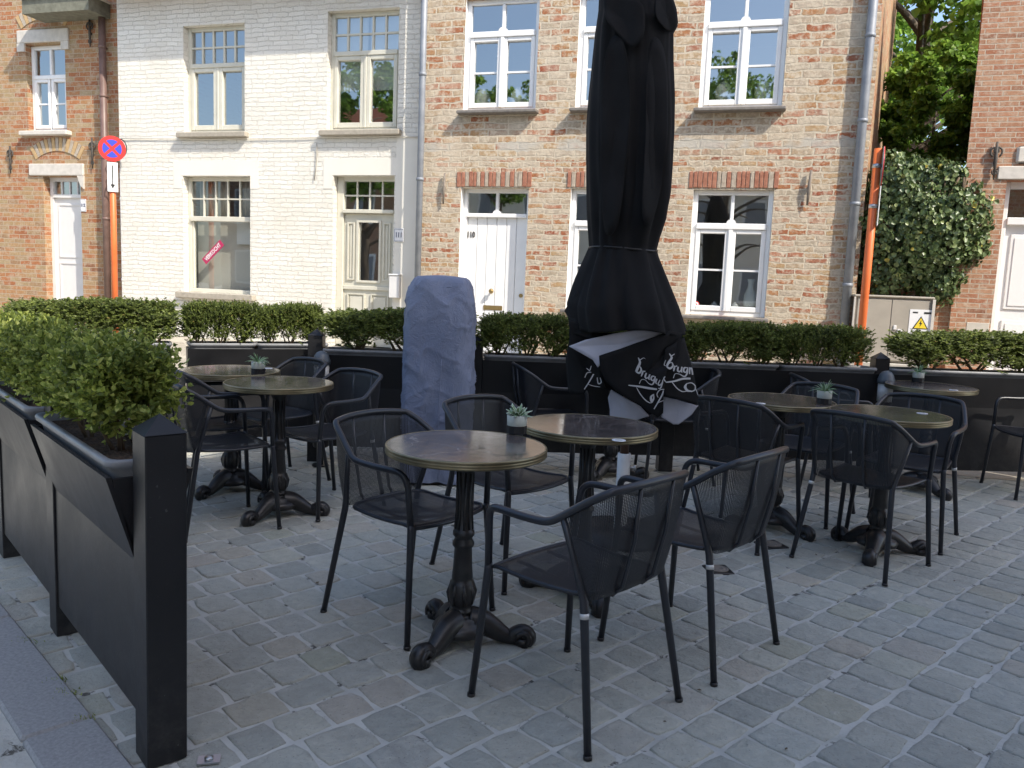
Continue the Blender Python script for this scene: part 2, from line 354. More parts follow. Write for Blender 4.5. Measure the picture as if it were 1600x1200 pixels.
def stone_mat():
    m_ = mat('cobble_stone', (.3, .3, .3), .8, spec=.35); t = NT(m_); co = t.coord(); g = t.n('NewGeometry').outputs['Random Per Island']
    c = t.ramp(g, [(0, (.34, .345, .305)), (.10, (.41, .412, .36)), (.35, (.45, .45, .39)), (.60, (.48, .47, .40)), (.80, (.43, .44, .395)), (.88, (.48, .44, .365)), (.95, (.42, .425, .335)), (1, (.52, .51, .435))])
    n1 = t.noise(co, 18, 6, .7); c = t.mix(.7, c, t.ramp(n1.outputs[0], [(.25, (.74, .74, .74)), (.75, (1.15, 1.15, 1.15))]), 'MULTIPLY')
    big = t.noise(co, .7, 3); c = t.mix(.6, c, t.ramp(big.outputs[0], [(.35, (.78, .77, .78)), (.65, (1.1, 1.1, 1.1))]), 'MULTIPLY')
    spot = t.noise(co, 9, 3, .8); c = t.mix(t.ramp(spot.outputs[0], [(.62, (0, 0, 0)), (.75, (.5, .5, .5))]), c, (.46, .44, .41))
    st = t.noise(co, 1.8, 6, .75, .4); c = t.mix(t.ramp(st.outputs[0], [(.56, (0, 0, 0)), (.70, (.45,)*3)]), c, (.20, .195, .185))
    pit = t.noise(co, 130, 2, .5); c = t.mix(t.ramp(pit.outputs[0], [(.66, (0, 0, 0)), (.72, (.6,)*3)]), c, (.14, .14, .135))
    t.l(c, t.b.inputs['Base Color'])
    n2 = t.noise(co, 60, 6, .7); n3 = t.noise(co, 11, 3, .6); t.l(t.bump(t.math('ADD', n2.outputs[0], t.math('ADD', t.math('MULTIPLY', n1.outputs[0], 2), t.math('MULTIPLY', n3.outputs[0], 3))), .75, .008), t.b.inputs['Normal'])
    return m_
M['cobble'] = stone_mat()
def joint_mat():
    m_ = mat('sandy_joint_mortar', (.4, .4, .38), .95, spec=.2); t = NT(m_); co = t.coord()
    a = t.noise(co, 5, 5, .6); c = t.ramp(a.outputs[0], [(.3, (.43, .425, .39)), (.7, (.58, .57, .52))])
    k = t.noise(co, 7, 6, .7, .6); c = t.mix(t.ramp(k.outputs[0], [(.575, (0, 0, 0)), (.63, (.9,)*3)]), c, (.07, .065, .055))
    g_ = t.noise(co, 2.2, 4, .6); c = t.mix(t.ramp(g_.outputs[0], [(.60, (0, 0, 0)), (.72, (.5,)*3)]), c, (.10, .11, .05))
    t.l(c, t.b.inputs['Base Color']); n2 = t.noise(co, 55, 4); t.l(t.bump(n2.outputs[0], .9, .006), t.b.inputs['Normal']); return m_
M['joint'] = joint_mat()
M['street'] = brick_mat('street_setts', .17, .13, .012, [(0, (.30, .27, .22)), (.5, (.40, .36, .29)), (1, (.34, .31, .26))], (.46, .42, .34), .012)
M['granite'] = noisy('granite_kerb', (.26, .26, .26), (.38, .38, .38), 90, .85, .5, 120)

# ------------------------------------------------------------------ the ground
def gz(y):
    t_ = min(1, max(0, (y-7.3)/2.4)); return .40*t_*t_*(3-2*t_)
UP = Vector((-.845, .535)).normalized()            # direction of the left row of planters
NP = Vector((-UP.y, UP.x))*-1                      # towards the terrace (inward) : (.535,.845)
if NP.y < 0: NP = -NP
KERB0 = Vector((-1.55, 1.685)); KD = Vector((-.872, .49)).normalized(); KN = Vector((KD.y, -KD.x))   # outward normal of the kerb
if KN.y > 0: KN = -KN
mb = MB()
ys = [-60, -20, 0, 2, 5, 7.3]+[7.3+.2*i for i in range(1, 13)]+[12, 30, 90, 260]
xs = [-260, -60, -20, -12, -8, -4, 0, 4, 8, 20, 60, 260]
mb.grid([[(x, y, gz(y)-.0055) for x in xs] for y in ys])
# the road corner beyond the kerb is part of the same sheet
gnd = mb.build('ground', M['joint']); tag(gnd, kind='structure')
mb = MB(); ys2 = [6.95, 7.3]+[7.3+.2*i for i in range(1, 13)]+[10.3]
mb.grid([[(x, y, gz(y)-.001+(0.0 if y > 7 else .002)) for x in (-20, -12, -8, -4, 0, 4, 8, 20)] for y in ys2])
tag(mb.build('street', M['street']), kind='structure')

# cobbles : irregular stones laid in courses
def cobbles(name, ang, x0, x1, y0, y1, inside, row=.155, cut=(.11, .19), z0=0, seed=1):
    rnd = random.Random(seed); mb = MB(); ca, sa = math.cos(ang), math.sin(ang)
    L = 7.5; cx, cy = (x0+x1)/2, (y0+y1)/2; v = -L
    while v < L:
        rh = row*rnd.uniform(.85, 1.15); u = -L+rnd.uniform(0, .2)
        while u < L:
            w = rnd.uniform(*cut); uc, vc = u+w/2, v+rh/2
            X, Y = cx+uc*ca-vc*sa, cy+uc*sa+vc*ca
            if x0 < X < x1 and y0 < Y < y1 and inside(X, Y):
                g = rnd.uniform(.006, .016); hw, hh = w/2-g/2, rh/2-g/2; top = z0+rnd.uniform(-.003, .003); ch = min(hw, hh)
                tx, ty = rnd.uniform(-.02, .02), rnd.uniform(-.02, .02)
                base = []; K = 12
                for k in range(K):
                    a = 2*PI*(k+.5)/K; c_, s_ = math.cos(a), math.sin(a); q = (abs(c_)**11+abs(s_)**11)**(-1/11)
                    base.append((c_*q*hw + rnd.uniform(-.005, .005), s_*q*hh + rnd.uniform(-.005, .005)))
                vs = []
                for (sc, dz) in ((1.0, -.012), (.985, -.0035), (.95, -.0008), (.82, .0003)):
                    for (bx, by) in base:
                        a_, b_ = bx*sc, by*sc; wx = uc+a_; wy = vc+b_
                        vs.append((cx+wx*ca-wy*sa, cy+wx*sa+wy*ca, top+dz+a_*tx+b_*ty))
                vs.append((X, Y, top+.0012))
                fs = []
                for i in range(3):
                    for k in range(K): fs.append((i*K+k, i*K+(k+1) % K, (i+1)*K+(k+1) % K, (i+1)*K+k))
                for k in range(K): fs.append((3*K+k, 3*K+(k+1) % K, 4*K))
                mb.add(vs, fs, True)
            u += w
        v += rh
    o = mb.build(name, M['cobble']); tag(o, kind='structure'); return o
def out_kerb(X, Y): return (Vector((X, Y))-KERB0).dot(KN)
cobbles('paving', rad(59), -6, 4.6, .6, 7.15, lambda X, Y: out_kerb(X, Y) < .05, row=.172, cut=(.125, .20), z0=0)
cobbles('road', rad(-29), -6, 1.0, -.5, 6, lambda X, Y: .40 < out_kerb(X, Y) < 2.4, row=.12, cut=(.12, .2), z0=-.06, seed=5)
MK = Matrix(((KD.x, KN.x, 0, KERB0.x), (KD.y, KN.y, 0, KERB0.y), (0, 0, 1, 0), (0, 0, 0, 1)))
mb = MB(); u = -1.6
while u < 5.5:
    w = .95; mb.box(u+.003, u+w-.003, -.02, .17, -.11, .012, MK, bev=.008); u += w
tag(mb.build('kerb', M['granite']), kind='structure')
mb = MB(); mb.box(-1.6, 5.5, .173, .34, -.16, -.048, MK); tag(mb.build('gutter', M['concrete']), kind='structure')
mb = MB(); mb.box(-1.6, 5.5, .34, 3.0, -.16, -.082, MK); tag(mb.build('road_bed', M['joint']), kind='structure')

# moss tufts in the kerb joint
mb = MB(); rr = random.Random(3)
for (px_, py_) in ((-2.42, 2.175), (-2.08, 1.985), (-2.0, 1.93), (-1.83, 1.83)):
    for i in range(70):
        a = rr.uniform(0, 2*PI); r_ = abs(rr.gauss(0, .018)); x, y = px_+math.cos(a)*r_*1.6, py_+math.sin(a)*r_; h = rr.uniform(.006, .02)
        d = Vector((rr.uniform(-1, 1), rr.uniform(-1, 1), 0))*.008
        mb.add([(x, y, .0), (x+.005, y+.002, .0), (x+d.x, y+d.y, h)], [(0, 1, 2)])
tag(mb.build('moss', M['box_near']), 'small green moss tufts along the kerb joint', None, kind='stuff')
# a few dry leaves and crumbs of dirt on the stones
mb = MB(); rl = random.Random(8)
for i in range(90):
    x, y = rl.uniform(-2.2, 3.2), rl.uniform(1.9, 6.6); h = rl.uniform(.004, .012); a = rl.uniform(0, 2*PI); d = Vector((math.cos(a), math.sin(a), 0)); e = Vector((-d.y, d.x, 0)); c = Vector((x, y, .004))
    mb.add([c-d*h, c+e*h*.5+Vector((0, 0, .003)), c+d*h+Vector((0, 0, .002)), c-e*h*.5+Vector((0, 0, .001))], [(0, 1, 2), (0, 2, 3)])
tag(mb.build('leaf_litter', M['stem']), 'tiny dry leaf bits scattered over the paving stones', None, kind='stuff')
# iron covers set in the cobbles
def cover_plate(px, py, r, rz, lab):
    d = _F*FPX+_R2*(px-800)-_U2*(py-600); p = Vector((0, 0, CAMH))+d*(-CAMH/d.z)
    t_ = thing('utility_cover', lab, 'drain cover', (p.x, p.y, 0), rz); b = MB()
    b.box(-r, r, -r, r, -.02, .004, bev=.004); b.build('frame', M['castiron'], t_)
    b = MB(); b.lathe([(r*.82, .004), (r*.82, .007), (r*.74, .007), (r*.74, .005), (r*.5, .005), (r*.48, .0075), (r*.40, .0075), (r*.38, .005), (.001, .005)], 24)
    b.build('lid', M['rust_iron'], t_)
cover_plate(1122, 890, .062, .4, 'small round iron cover in the cobbles right of the front empty chair')
cover_plate(1205, 851, .068, .6, 'small iron cover in the cobbles beside the right hand table base, farther from the camera')
mb = MB(); mb.box(-.06, .0, -.02, .02, 0, .005); mb.lathe([(.012, .005), (.012, .011), (.004, .013)], 10, (-.03, 0, 0))
o = mb.build('floor_bracket', M['steel']); o.location = (-1.32, 1.80, .002); o.rotation_euler.z = rad(30); tag(o, 'small steel floor plate with bolt at the foot of the front black post', 'bracket')

# ------------------------------------------------------------------ houses
def wall_open(mb, x0, x1, z0, z1, Y, ops, depth=.16, arch=None):
    xs_ = sorted({x0, x1, *[o[0] for o in ops], *[o[1] for o in ops]}); zs_ = sorted({z0, z1, *[o[2] for o in ops], *[o[3] for o in ops]})
    for i in range(len(xs_)-1):
        for j in range(len(zs_)-1):
            a, b, c, d = xs_[i], xs_[i+1], zs_[j], zs_[j+1]; mx, mz = (a+b)/2, (c+d)/2
            if any(o[0] < mx < o[1] and o[2] < mz < o[3] for o in ops): continue
            mb.add([(a, Y, c), (b, Y, c), (b, Y, d), (a, Y, d)], [(0, 1, 2, 3)])
    for o in ops:
        a, b, c, d = o[:4]; e = Y+depth
        mb.add([(a, Y, c), (a, e, c), (a, e, d), (a, Y, d)], [(0, 1, 2, 3)], mi=o[4] if len(o) > 4 else 0)
        mb.add([(b, Y, c), (b, Y, d), (b, e, d), (b, e, c)], [(0, 1, 2, 3)], mi=o[4] if len(o) > 4 else 0)
        mb.add([(a, Y, d), (a, e, d), (b, e, d), (b, Y, d)], [(0, 1, 2, 3)]); mb.add([(a, Y, c), (b, Y, c), (b, e, c), (a, e, c)], [(0, 1, 2, 3)])

def shell(root, x0, x1, z0, z1, Y, depth, mside, xb=None):
    """side walls, back wall, floor between the storeys and ceiling that close a house"""
    b = MB(); Y2 = Y+depth; xr = xb if xb is not None else x1
    b.add([(x0, Y, z0), (x0, Y2, z0), (x0, Y2, z1), (x0, Y, z1)], [(3, 2, 1, 0)]); b.add([(x1, Y, z0), (xr, Y2, z0), (xr, Y2, z1), (x1, Y, z1)], [(0, 1, 2, 3)])
    b.add([(x0, Y2, z0), (xr, Y2, z0), (xr, Y2, z1), (x0, Y2, z1)], [(3, 2, 1, 0)]); b.build('side_wall', mside, root)
    b = MB(); b.box(x0+.02, x1-.02, Y+.28, Y+3.0, 2.93, 3.0); b.box(x0+.02, x1-.02, Y+3.0, Y+3.05, z0, z1); b.box(x0+.02, x1-.02, Y+.28, Y+3.0, z0+.02, z0+.06)
    b.box(x0+.02, x1-.02, Y+.28, Y+3.0, 5.0, 5.05)
    b.build('room', M['room'], root)

def frame_window(root, x0, x1, z0, z1, Y, mt, style, sill=None, sillmat='bluestone', sillover=.07, name='window'):
    """casement window in the plane y = Y (front of frame); returns the frame part, the glass is its child"""
    b = MB(); g = MB(); f = .055; D = (Y, Y+.06)
    def bar(a, bb, c, d, e=0, dd=None): b.box(a, bb, D[0]-e, (dd or D[1]), c, d, bev=.006 if min(bb-a, d-c) > .02 else 0)
    bar(x0, x0+f, z0, z1); bar(x1-f, x1, z0, z1); bar(x0+f, x1-f, z1-f, z1); bar(x0+f, x1-f, z0, z0+f)
    def pane(a, bb, c, d, dy=.035): g.add([(a, D[0]+dy, c), (bb, D[0]+dy, c), (bb, D[0]+dy, d), (a, D[0]+dy, d)], [(0, 1, 2, 3)])
    def grille(a, bb, c, d, nx, nz, t_=.018):
        for i in range(1, nx): q = a+(bb-a)*i/nx; b.box(q-t_/2, q+t_/2, D[0]+.012, D[0]+.045, c, d)
        for j in range(1, nz): q = c+(d-c)*j/nz; b.box(a, bb, D[0]+.014, D[0]+.043, q-t_/2, q+t_/2)
        pane(a, bb, c, d)
    def casement(a, bb, c, d, w=.05, e=.012, nz=1):
        bar(a, a+w, c, d, e); bar(bb-w, bb, c, d, e); bar(a+w, bb-w, d-w, d, e); bar(a+w, bb-w, c, c+w*1.25, e)
        grille(a+w, bb-w, c+w*1.25, d-w, 1, nz, .022)
    xi0, xi1 = x0+f, x1-f
    if style in ('white', 'fan'):
        zt = z1-f-(.33 if style == 'white' else .26)
        if style == 'white':
            bar(xi0, xi1, zt-.07, zt, .03); xm = (x0+x1)/2; bar(xm-.02, xm+.02, zt, z1-f, .0); pane(xi0, xm-.02, zt, z1-f); pane(xm+.02, xi1, zt, z1-f)
            K = [(.055*math.cos(PI*k/12), .05*math.sin(PI*k/12)) for k in range(13)]; b.prism([(xm+p, zt+q) for p, q in K], (D[0]-.02, D[0]+.03))
            xm = (x0+x1)/2; casement(xi0, xm-.012, z0+f, zt-.07, nz=2); casement(xm+.012, xi1, z0+f, zt-.07, nz=2); b.box(xm-.024, xm+.024, D[0]-.028, D[1], z0+f, zt-.07, bev=.006)
    elif style == 'grid5':
        zt = z1-.50; bar(xi0, xi1, zt-.06, zt, .025); grille(xi0, xi1, zt, z1-f, 5, 2, .024); xm = (x0+x1)/2
        casement(xi0, xm-.02, z0+f, zt-.06, .055); casement(xm+.02, xi1, z0+f, zt-.06, .055); bar(xm-.02, xm+.02, z0+f, zt-.06, .02)
    elif style == 'shop':
        zt = z1-.56; bar(xi0, xi1, zt-.07, zt, .03); grille(xi0, xi1, zt, z1-f, 5, 2, .02)
        bar(xi0, xi0+.035, z0+f, zt-.07, -.01); bar(xi1-.035, xi1, z0+f, zt-.07, -.01); pane(xi0+.035, xi1-.035, z0+f, zt-.07)
    elif style == 'w112':
        zt = z1-.44; bar(xi0, xi1, zt-.06, zt, .02); xm = (x0+x1)/2; bar(xm-.02, xm+.02, zt, z1-f, 0); pane(xi0, xi1, zt, z1-f)
        casement(xi0, xm-.012, z0+f, zt-.06, .045, nz=2); casement(xm+.012, xi1, z0+f, zt-.06, .045, nz=2)
    fr = b.build(name, M[mt], root); g.build('pane', M['shop_glass' if style == 'shop' else 'glass'], fr)
    if sill:
        s_ = MB(); s_.box(x0-sill[0], x1+sill[0], Y-sill[1], Y+.02, z0-sill[2], z0-.002, bev=.01); s_.build('sill', M[sillmat], fr)
    return fr

# --- brick house no. 110
Y1 = 9.9
h110 = thing('brick_house', 'tall old house of patchy red and cream brick with white windows and white plank door', 'house', (0, 0, 0))
OPS = [(-3.63, -2.68, 3.50, 4.86, 1), (-2.18, -1.23, 3.50, 4.86, 1), (-.71, .22, 3.47, 4.84, 1), (-3.62, -2.72, .40, 2.56, 1), (-2.18, -1.24, 1.08, 2.56, 1), (-.70, .21, 1.08, 2.555, 1)]
mb = MB(); wall_open(mb, -4.22, 1.18, .2, 7.4, Y1, OPS, .13)
mb.build('wall', [M['brick110'], M['whitepaint']], h110)
shell(h110, -4.22, 1.18, .2, 7.4, Y1, 5.0, M['brick112'], xb=2.0)
mb = MB(); mb.prism([(9.6, 7.4), (15.2, 7.4), (12.4, 10.2)], (-4.3, 1.3), Matrix(((0, 1, 0, 0), (1, 0, 0, 0), (0, 0, 1, 0), (0, 0, 0, 1)))); mb.build('roof', M['tile'], h110)
for (a, b_, c, d, _) in (OPS[0], OPS[1], OPS[2], OPS[4], OPS[5]):
    fr = frame_window(h110, a, b_, c, d, Y1+.07, 'whitepaint', 'white', (.045, .20, .045), 'slatesill')
# soldier arches above the ground floor openings, plaster band and iron anchors
def soldier(root, x0, x1, z0, z1, Y, name='brick_arch'):
    b = MB(); r_ = random.Random(int(x0*100)); x = x0
    while x < x1-.02:
        w = r_.uniform(.045, .062); b.box(x, min(x1, x+w)-.008, Y-.012+r_.uniform(-.003, .003), Y+.02, z0+.004+r_.uniform(0, .008), z1-r_.uniform(0, .012), mi=0 if r_.random() < .72 else 1, bev=.004); x += w
    b.build(name, [M['soldier_red'], M['soldier_grey']], root)
M['soldier_red'] = noisy('red_brick', (.24, .085, .05), (.42, .20, .13), 18, .9, .8, 50, bd=.006); M['soldier_grey'] = noisy('pale_worn_brick', (.30, .24, .18), (.48, .42, .34), 18, .9, .8, 50, bd=.006)
soldier(h110, -3.68, -2.68, 2.565, 2.765, Y1); soldier(h110, -2.23, -1.19, 2.565, 2.765, Y1); soldier(h110, -.76, .27, 2.565, 2.765, Y1)
for px, y0_, y1_ in ((696, 271, 319), (1266, 267, 321)):
    p, q = at(px, y0_, Y1), at(px, y1_, Y1); b = MB(); b.tube([(p.x+.01, Y1-.04, p.z), (p.x, Y1-.045, (p.z+q.z)/2), (p.x-.005, Y1-.035, q.z)], [.014, .02, .012], 8)
    b.box(p.x-.012, p.x+.012, Y1-.04, Y1+.01, (p.z+q.z)/2-.02, (p.z+q.z)/2+.02); b.build('wall_anchor', M['rust_iron'], h110)
# door 110
b = MB(); D0 = Y1+.15; x0, x1 = -3.62, -2.72; zt = 2.25
b.box(x0, x0+.05, D0-.03, D0+.04, .40, 2.56, bev=.006); b.box(x1-.05, x1, D0-.03, D0+.04, .40, 2.56, bev=.006); b.box(x0+.05, x1-.05, D0-.03, D0+.04, 2.51, 2.56); b.box(x0+.05, x1-.05, D0-.05, D0+.04, zt-.05, zt, bev=.006)
xm = (x0+x1)/2; b.box(xm-.018, xm+.018, D0-.02, D0+.03, zt, 2.51); K = [(.05*math.cos(PI*k/12), .045*math.sin(PI*k/12)) for k in range(13)]; b.prism([(xm+p, zt+q) for p, q in K], (D0-.04, D0+.02))
dfr = b.build('door_frame', M['whitepaint'], h110)
g = MB(); g.add([(x0+.05, D0+.01, zt), (x1-.05, D0+.01, zt), (x1-.05, D0+.01, 2.51), (x0+.05, D0+.01, 2.51)], [(0, 1, 2, 3)]); g.build('pane', M['glass'], dfr)
b = MB(); n_ = 6; ww = (x1-x0-.1)/n_
for i in range(n_): b.box(x0+.05+i*ww+.003, x0+.05+(i+1)*ww-.003, D0, D0+.035, .42, zt-.05, bev=.005)
b.box(x0+.05, x1-.05, D0+.02, D0+.03, .42, zt-.05)
door = b.build('door', M['whitepaint'], h110)
p = at(769, 455, D0); b = MB(); b.tube([(p.x, D0, p.z), (p.x, D0-.04, p.z), (p.x, D0-.045, p.z), (p.x, D0-.075, p.z)], [.012, .014, .034, .022], 14); b.build('knob', M['brass_knob'], door)
p = at(770, 481, D0); b = MB(); b.box(p.x-.13, p.x+.13, D0-.008, D0, p.z-.03, p.z+.03, bev=.003); b.box(p.x-.1, p.x+.1, D0-.012, D0-.008, p.z-.014, p.z+.012); b.build('letter_slot', M['brass_knob'], door)
p = at(814, 462, D0); b = MB(); b.tube([(p.x, D0, p.z), (p.x, D0-.015, p.z)], .025, 14); b.build('lock', M['brass_knob'], door)
p = at(732, 367, D0); text_mesh('110', .105, 'house_number', M['iron'], Matrix.Translation((p.x+.035, D0-.006, p.z)) @ FACE, door, sx=.72, bold=.003)
b = MB(); b.box(x0-.02, x1+.02, Y1-.16, D0+.05, .26, .40, bev=.01); b.build('doorstep', M['limestone'], h110)
# ornaments behind the panes
def ornament(name, lab, X, Y, z, prof, mt, cat='vase'):
    b = MB(); b.lathe(prof, 20); o = b.build(name, M[mt]); o.location = (X, Y, z); tag(o, lab, cat); return o
zs = 1.08+.13
p = at(1172, 460, Y1+.19); ornament('vase', 'tall pale green vase inside the ground floor window right of the umbrella', p.x, Y1+.19, 1.15, [(.03, 0), (.055, .02), (.075, .10), (.07, .19), (.035, .27), (.03, .33), (.045, .38)], 'vase')
for px, lab in ((1116, 'small white cup behind the left pane of the ground floor window'), (1148, 'small white cup behind the right pane of the ground floor window, beside the vase')):
    p = at(px, 476, Y1+.18); ornament('cup', lab, p.x, Y1+.18, 1.15, [(.03, 0), (.042, .02), (.045, .06), (.02, .085), (.012, .10)], 'signwhite', 'cup')
for i, (px, Y_) in enumerate(((758, 150), (813, 150), (1131, 147), (1193, 147))):
    p = at(px, Y_, Y1+.3); ornament('lace_ornament', ['white lace ornament in the left pane of the upper window above the white door', 'white lace ornament in the right pane of the upper window above the white door', 'white lace ornament in the left pane of the upper window right of the umbrella', 'white lace ornament in the right pane of the upper window right of the umbrella'][i], p.x, Y1+.22, 3.60, [(.06, 0), (.10, .05), (.105, .12), (.07, .19), (.02, .23)], 'curtain', 'ornament')
p = at(1088, 475, Y1+.1); b = MB(); b.tube([(p.x, Y1+.088, p.z), (p.x, Y1+.084, p.z)], .035, 20, mi=0); b.tube([(p.x, Y1+.084, p.z), (p.x, Y1+.081, p.z)], .026, 20, mi=1)
Mx = Matrix.Translation((p.x, 0, p.z)) @ Matrix.Rotation(rad(45), 4, 'Y'); b.box(-.028, .028, Y1+.0785, Y1+.081, -.006, .006, Mx, mi=0)
o = b.build('window_sticker', [M['signred'], M['signwhite']]); tag(o, 'round red and white prohibition sticker low in the window pane', 'sticker')

def downpipe(name, X, Y, z0, z1, r, mt, lab, z_br):
    t_ = thing(name, lab, 'downpipe', (X, Y, z0)); b = MB(); b.tube([(0, 0, 0), (0, 0, z1-z0)], r, 14); b.build('pipe', M[mt], t_)
    for z in z_br: b = MB(); b.lathe([(r+.001, -.02), (r+.008, -.018), (r+.008, .018), (r+.001, .02)], 14, (0, 0, z-z0)); b.box(-.012, .012, r, r+.08, z-z0-.012, z-z0+.012); b.build('bracket', M[mt], t_)
downpipe('downpipe', -4.15, 9.80, .3, 7.3, .042, 'zinc', 'grey zinc drainpipe between the white house and the brick house', (1.1, 2.65, 3.95, 5.3))
downpipe('downpipe', 1.08, 9.845, .3, 7.3, .050, 'zinc', 'wide grey zinc drainpipe at the right corner of the patchy brick house', (1.5, 2.4, 3.3, 4.2, 5.2))

# --- white painted house no. 111
Y2 = 10.05
hw = thing('white_house', 'low white painted brick house with cream windows and a sold sticker', 'house')
OPW = [(-7.92, -6.92, 3.32, 4.79), (-5.64, -4.60, 3.32, 4.87), (-7.95, -6.83, 1.06, 2.72), (-5.53, -4.62, .40, 2.73)]
mb = MB(); wall_open(mb, -9.05, -4.22, .2, 5.28, Y2, OPW, .14); mb.build('wall', M['brickwhite'], hw)
shell(hw, -9.05, -4.22, .2, 5.1, Y2, 5.0, M['brickwhite'])
mb = MB(); RM = Matrix(((0, 1, 0, 0), (1, 0, 0, 0), (0, 0, 1, 0), (0, 0, 0, 1)))
mb.prism([(Y2 - .46, 5.27), (Y2 - .48, 5.32), (12.6, 8.0), (15.3, 5.1), (15.0, 5.05), (Y2 + .02, 5.27)], (-9.1, -4.22), RM)
rf = mb.build('roof', M['tile'], hw)
b = MB(); x = -9.05
while x < -4.3: b.tube([(x, Y2 - .46, 5.35), (x, Y2 - .1, 5.52)], .045, 8); x += .2
b.build('roof_tile_edge', M['tile'], rf)
for k in (0, 1):
    a, b_, c, d = OPW[k]; frame_window(hw, a+.0, b_, c, d, Y2+.10, 'creampaint', 'grid5', (.07, .20, .075), 'bluestone')
a, b_, c, d = OPW[2]; shopw = frame_window(hw, a, b_, c, d, Y2+.11, 'creampaint', 'shop', (.09, .20, .09), 'bluestone')
for (a, b_, c, d) in ((-8.11, -6.70, 2.725, 2.93), (-5.68, -4.60, 2.735, 2.95)):
    b = MB(); b.box(a, b_, Y2-.004, Y2+.02, c, d); b.box(a, a+.13, Y2-.0042, Y2+.02, c-.18, c); b.box(b_-.13, b_, Y2-.0042, Y2+.02, c-.18, c) if a < -6 and b_ < -6 else None
    b.build('lintel', M['plaster'], hw)
b = MB(); b.box(-4.60, -4.23, Y2-.0055, Y2+.02, .3, 3.28); b.build('plaster_strip', M['plaster'], hw)
# sold sticker
p = at(333, 394, Y2+.14)
t_ = thing('window_sticker', 'pink diagonal sold sticker reading VERKOCHT on the shop window', 'sticker', (p.x, Y2+.138, p.z)); t_.rotation_euler = (0, -rad(43), 0)
b = MB(); b.box(-.21, .21, -.002, .001, -.052, .052); b.build('banner', M['stickerred'], t_)
text_mesh('VERKOCHT', .082, 'lettering', M['signwhite'], Matrix.Translation((0, -.004, 0)) @ FACE, t_, depth=.001, sx=.80, bold=.0012)
# curtains and blinds inside
def curtain(x0, x1, z0, z1, Y, mt, lab, amp=.018, name='curtain', cat='curtain', k=60):
    b = MB(); n_ = int((x1-x0)*90); P = [[(x0+(x1-x0)*i/n_, Y+math.sin(i*.9)*amp+math.sin(i*.37)*amp*.6, z) for z in (z0, z1)] for i in range(n_+1)]
    b.grid(P); o = b.build(name, M[mt]); solidify(o, .003); tag(o, lab, cat)
M['drape'] = mat('beige_drape', (.60, .56, .49), .9)
curtain(-7.93, -7.45, 2.15, 2.74, Y2+.35, 'drape', 'beige curtain behind the left top lights of the shop window')
curtain(-7.20, -6.84, 2.15, 2.74, Y2+.35, 'drape', 'beige curtain behind the right top lights of the shop window')
b = MB(); b.box(-7.93, -6.86, Y2+.30, Y2+.32, 1.0, 2.14); tag(b.build('pale_backing', M['drape']), 'beige backing screen added inside the shop window to make its panes pale', 'screen')  # board put in behind the glass to catch sun and pale the panes
b = MB(); b.box(-7.22, -6.88, Y2+.24, Y2+.25, 1.78, 2.12); tag(b.build('notice_board', M['blind']), 'white board inside the shop window at upper right', 'board')
for (a, c) in ((-5.60, -5.14), (-5.10, -4.64)):
    b = MB(); b.box(a, c, Y2+.20, Y2+.205, 3.88, 4.86); tag(b.build('roller_blind', M['blind']), 'white roller blind in the %s half of the upper window above the cream door' % ('left' if a < -5.5 else 'right'), 'blind')
# door 111
b = MB(); D1 = Y2+.14; x0, x1 = -5.53, -4.62
b.box(x0, x0+.10, D1-.03, D1+.05, .4, 2.73, bev=.008); b.box(x1-.05, x1, D1-.03, D1+.05, .4, 2.73, bev=.008); b.box(x0+.1, x1-.05, D1-.03, D1+.05, 2.67, 2.73); b.box(x0+.1, x1-.05, D1-.06, D1+.05, 2.24, 2.29, bev=.006)
for i in range(1, 4): q = x0+.1+(x1-x0-.15)*i/4; b.box(q-.01, q+.01, D1, D1+.03, 2.29, 2.67)
b.box(x0+.1, x1-.05, D1+.002, D1+.028, 2.47, 2.49)
dfr = b.build('door_frame', M['creampaint'], hw); g = MB(); g.add([(x0+.1, D1+.015, 2.29), (x1-.05, D1+.015, 2.29), (x1-.05, D1+.015, 2.67), (x0+.1, D1+.015, 2.67)], [(0, 1, 2, 3)]); g.build('pane', M['glass'], dfr)
b = MB(); xa, xb_ = x0+.105, x1-.055; gl0, gl1, gz0, gz1 = xa+.22, xb_-.22, 1.33, 2.12
wall_open(b, xa, xb_, .42, 2.235, D1+.01, [(gl0, gl1, gz0, gz1)], .03)
for (p0, p1, q0, q1) in ((xa+.05, xa+.16, 1.33, 2.12), (xb_-.16, xb_-.05, 1.33, 2.12), (xa+.06, xa+.33, .60, 1.15), (xb_-.33, xb_-.06, .60, 1.15)):
    for (u0, u1, v0, v1) in ((p0, p0+.02, q0, q1), (p1-.02, p1, q0, q1), (p0+.02, p1-.02, q0, q0+.02), (p0+.02, p1-.02, q1-.02, q1)): b.box(u0, u1, D1-.012, D1+.01, v0, v1)
    b.box(p0+.045, p1-.045, D1-.004, D1+.01, q0+.045, q1-.045)
b.box(gl0-.03, gl0, D1-.012, D1+.01, gz0-.03, gz1+.03); b.box(gl1, gl1+.03, D1-.012, D1+.01, gz0-.03, gz1+.03); b.box(gl0, gl1, D1-.012, D1+.01, gz0-.03, gz0); b.box(gl0, gl1, D1-.012, D1+.01, gz1, gz1+.03)
b.box(xa, xb_, D1-.02, D1+.01, 1.20, 1.25, bev=.004)
door = b.build('door', M['creampaint'], hw); g = MB(); g.add([(gl0, D1+.03, gz0), (gl1, D1+.03, gz0), (gl1, D1+.03, gz1), (gl0, D1+.03, gz1)], [(0, 1, 2, 3)]); g.build('pane', M['glass'], door)
b = MB(); b.box(x0-.02, x1+.02, Y2-.14, D1+.05, .26, .40, bev=.01); b.build('doorstep', M['limestone'], hw)
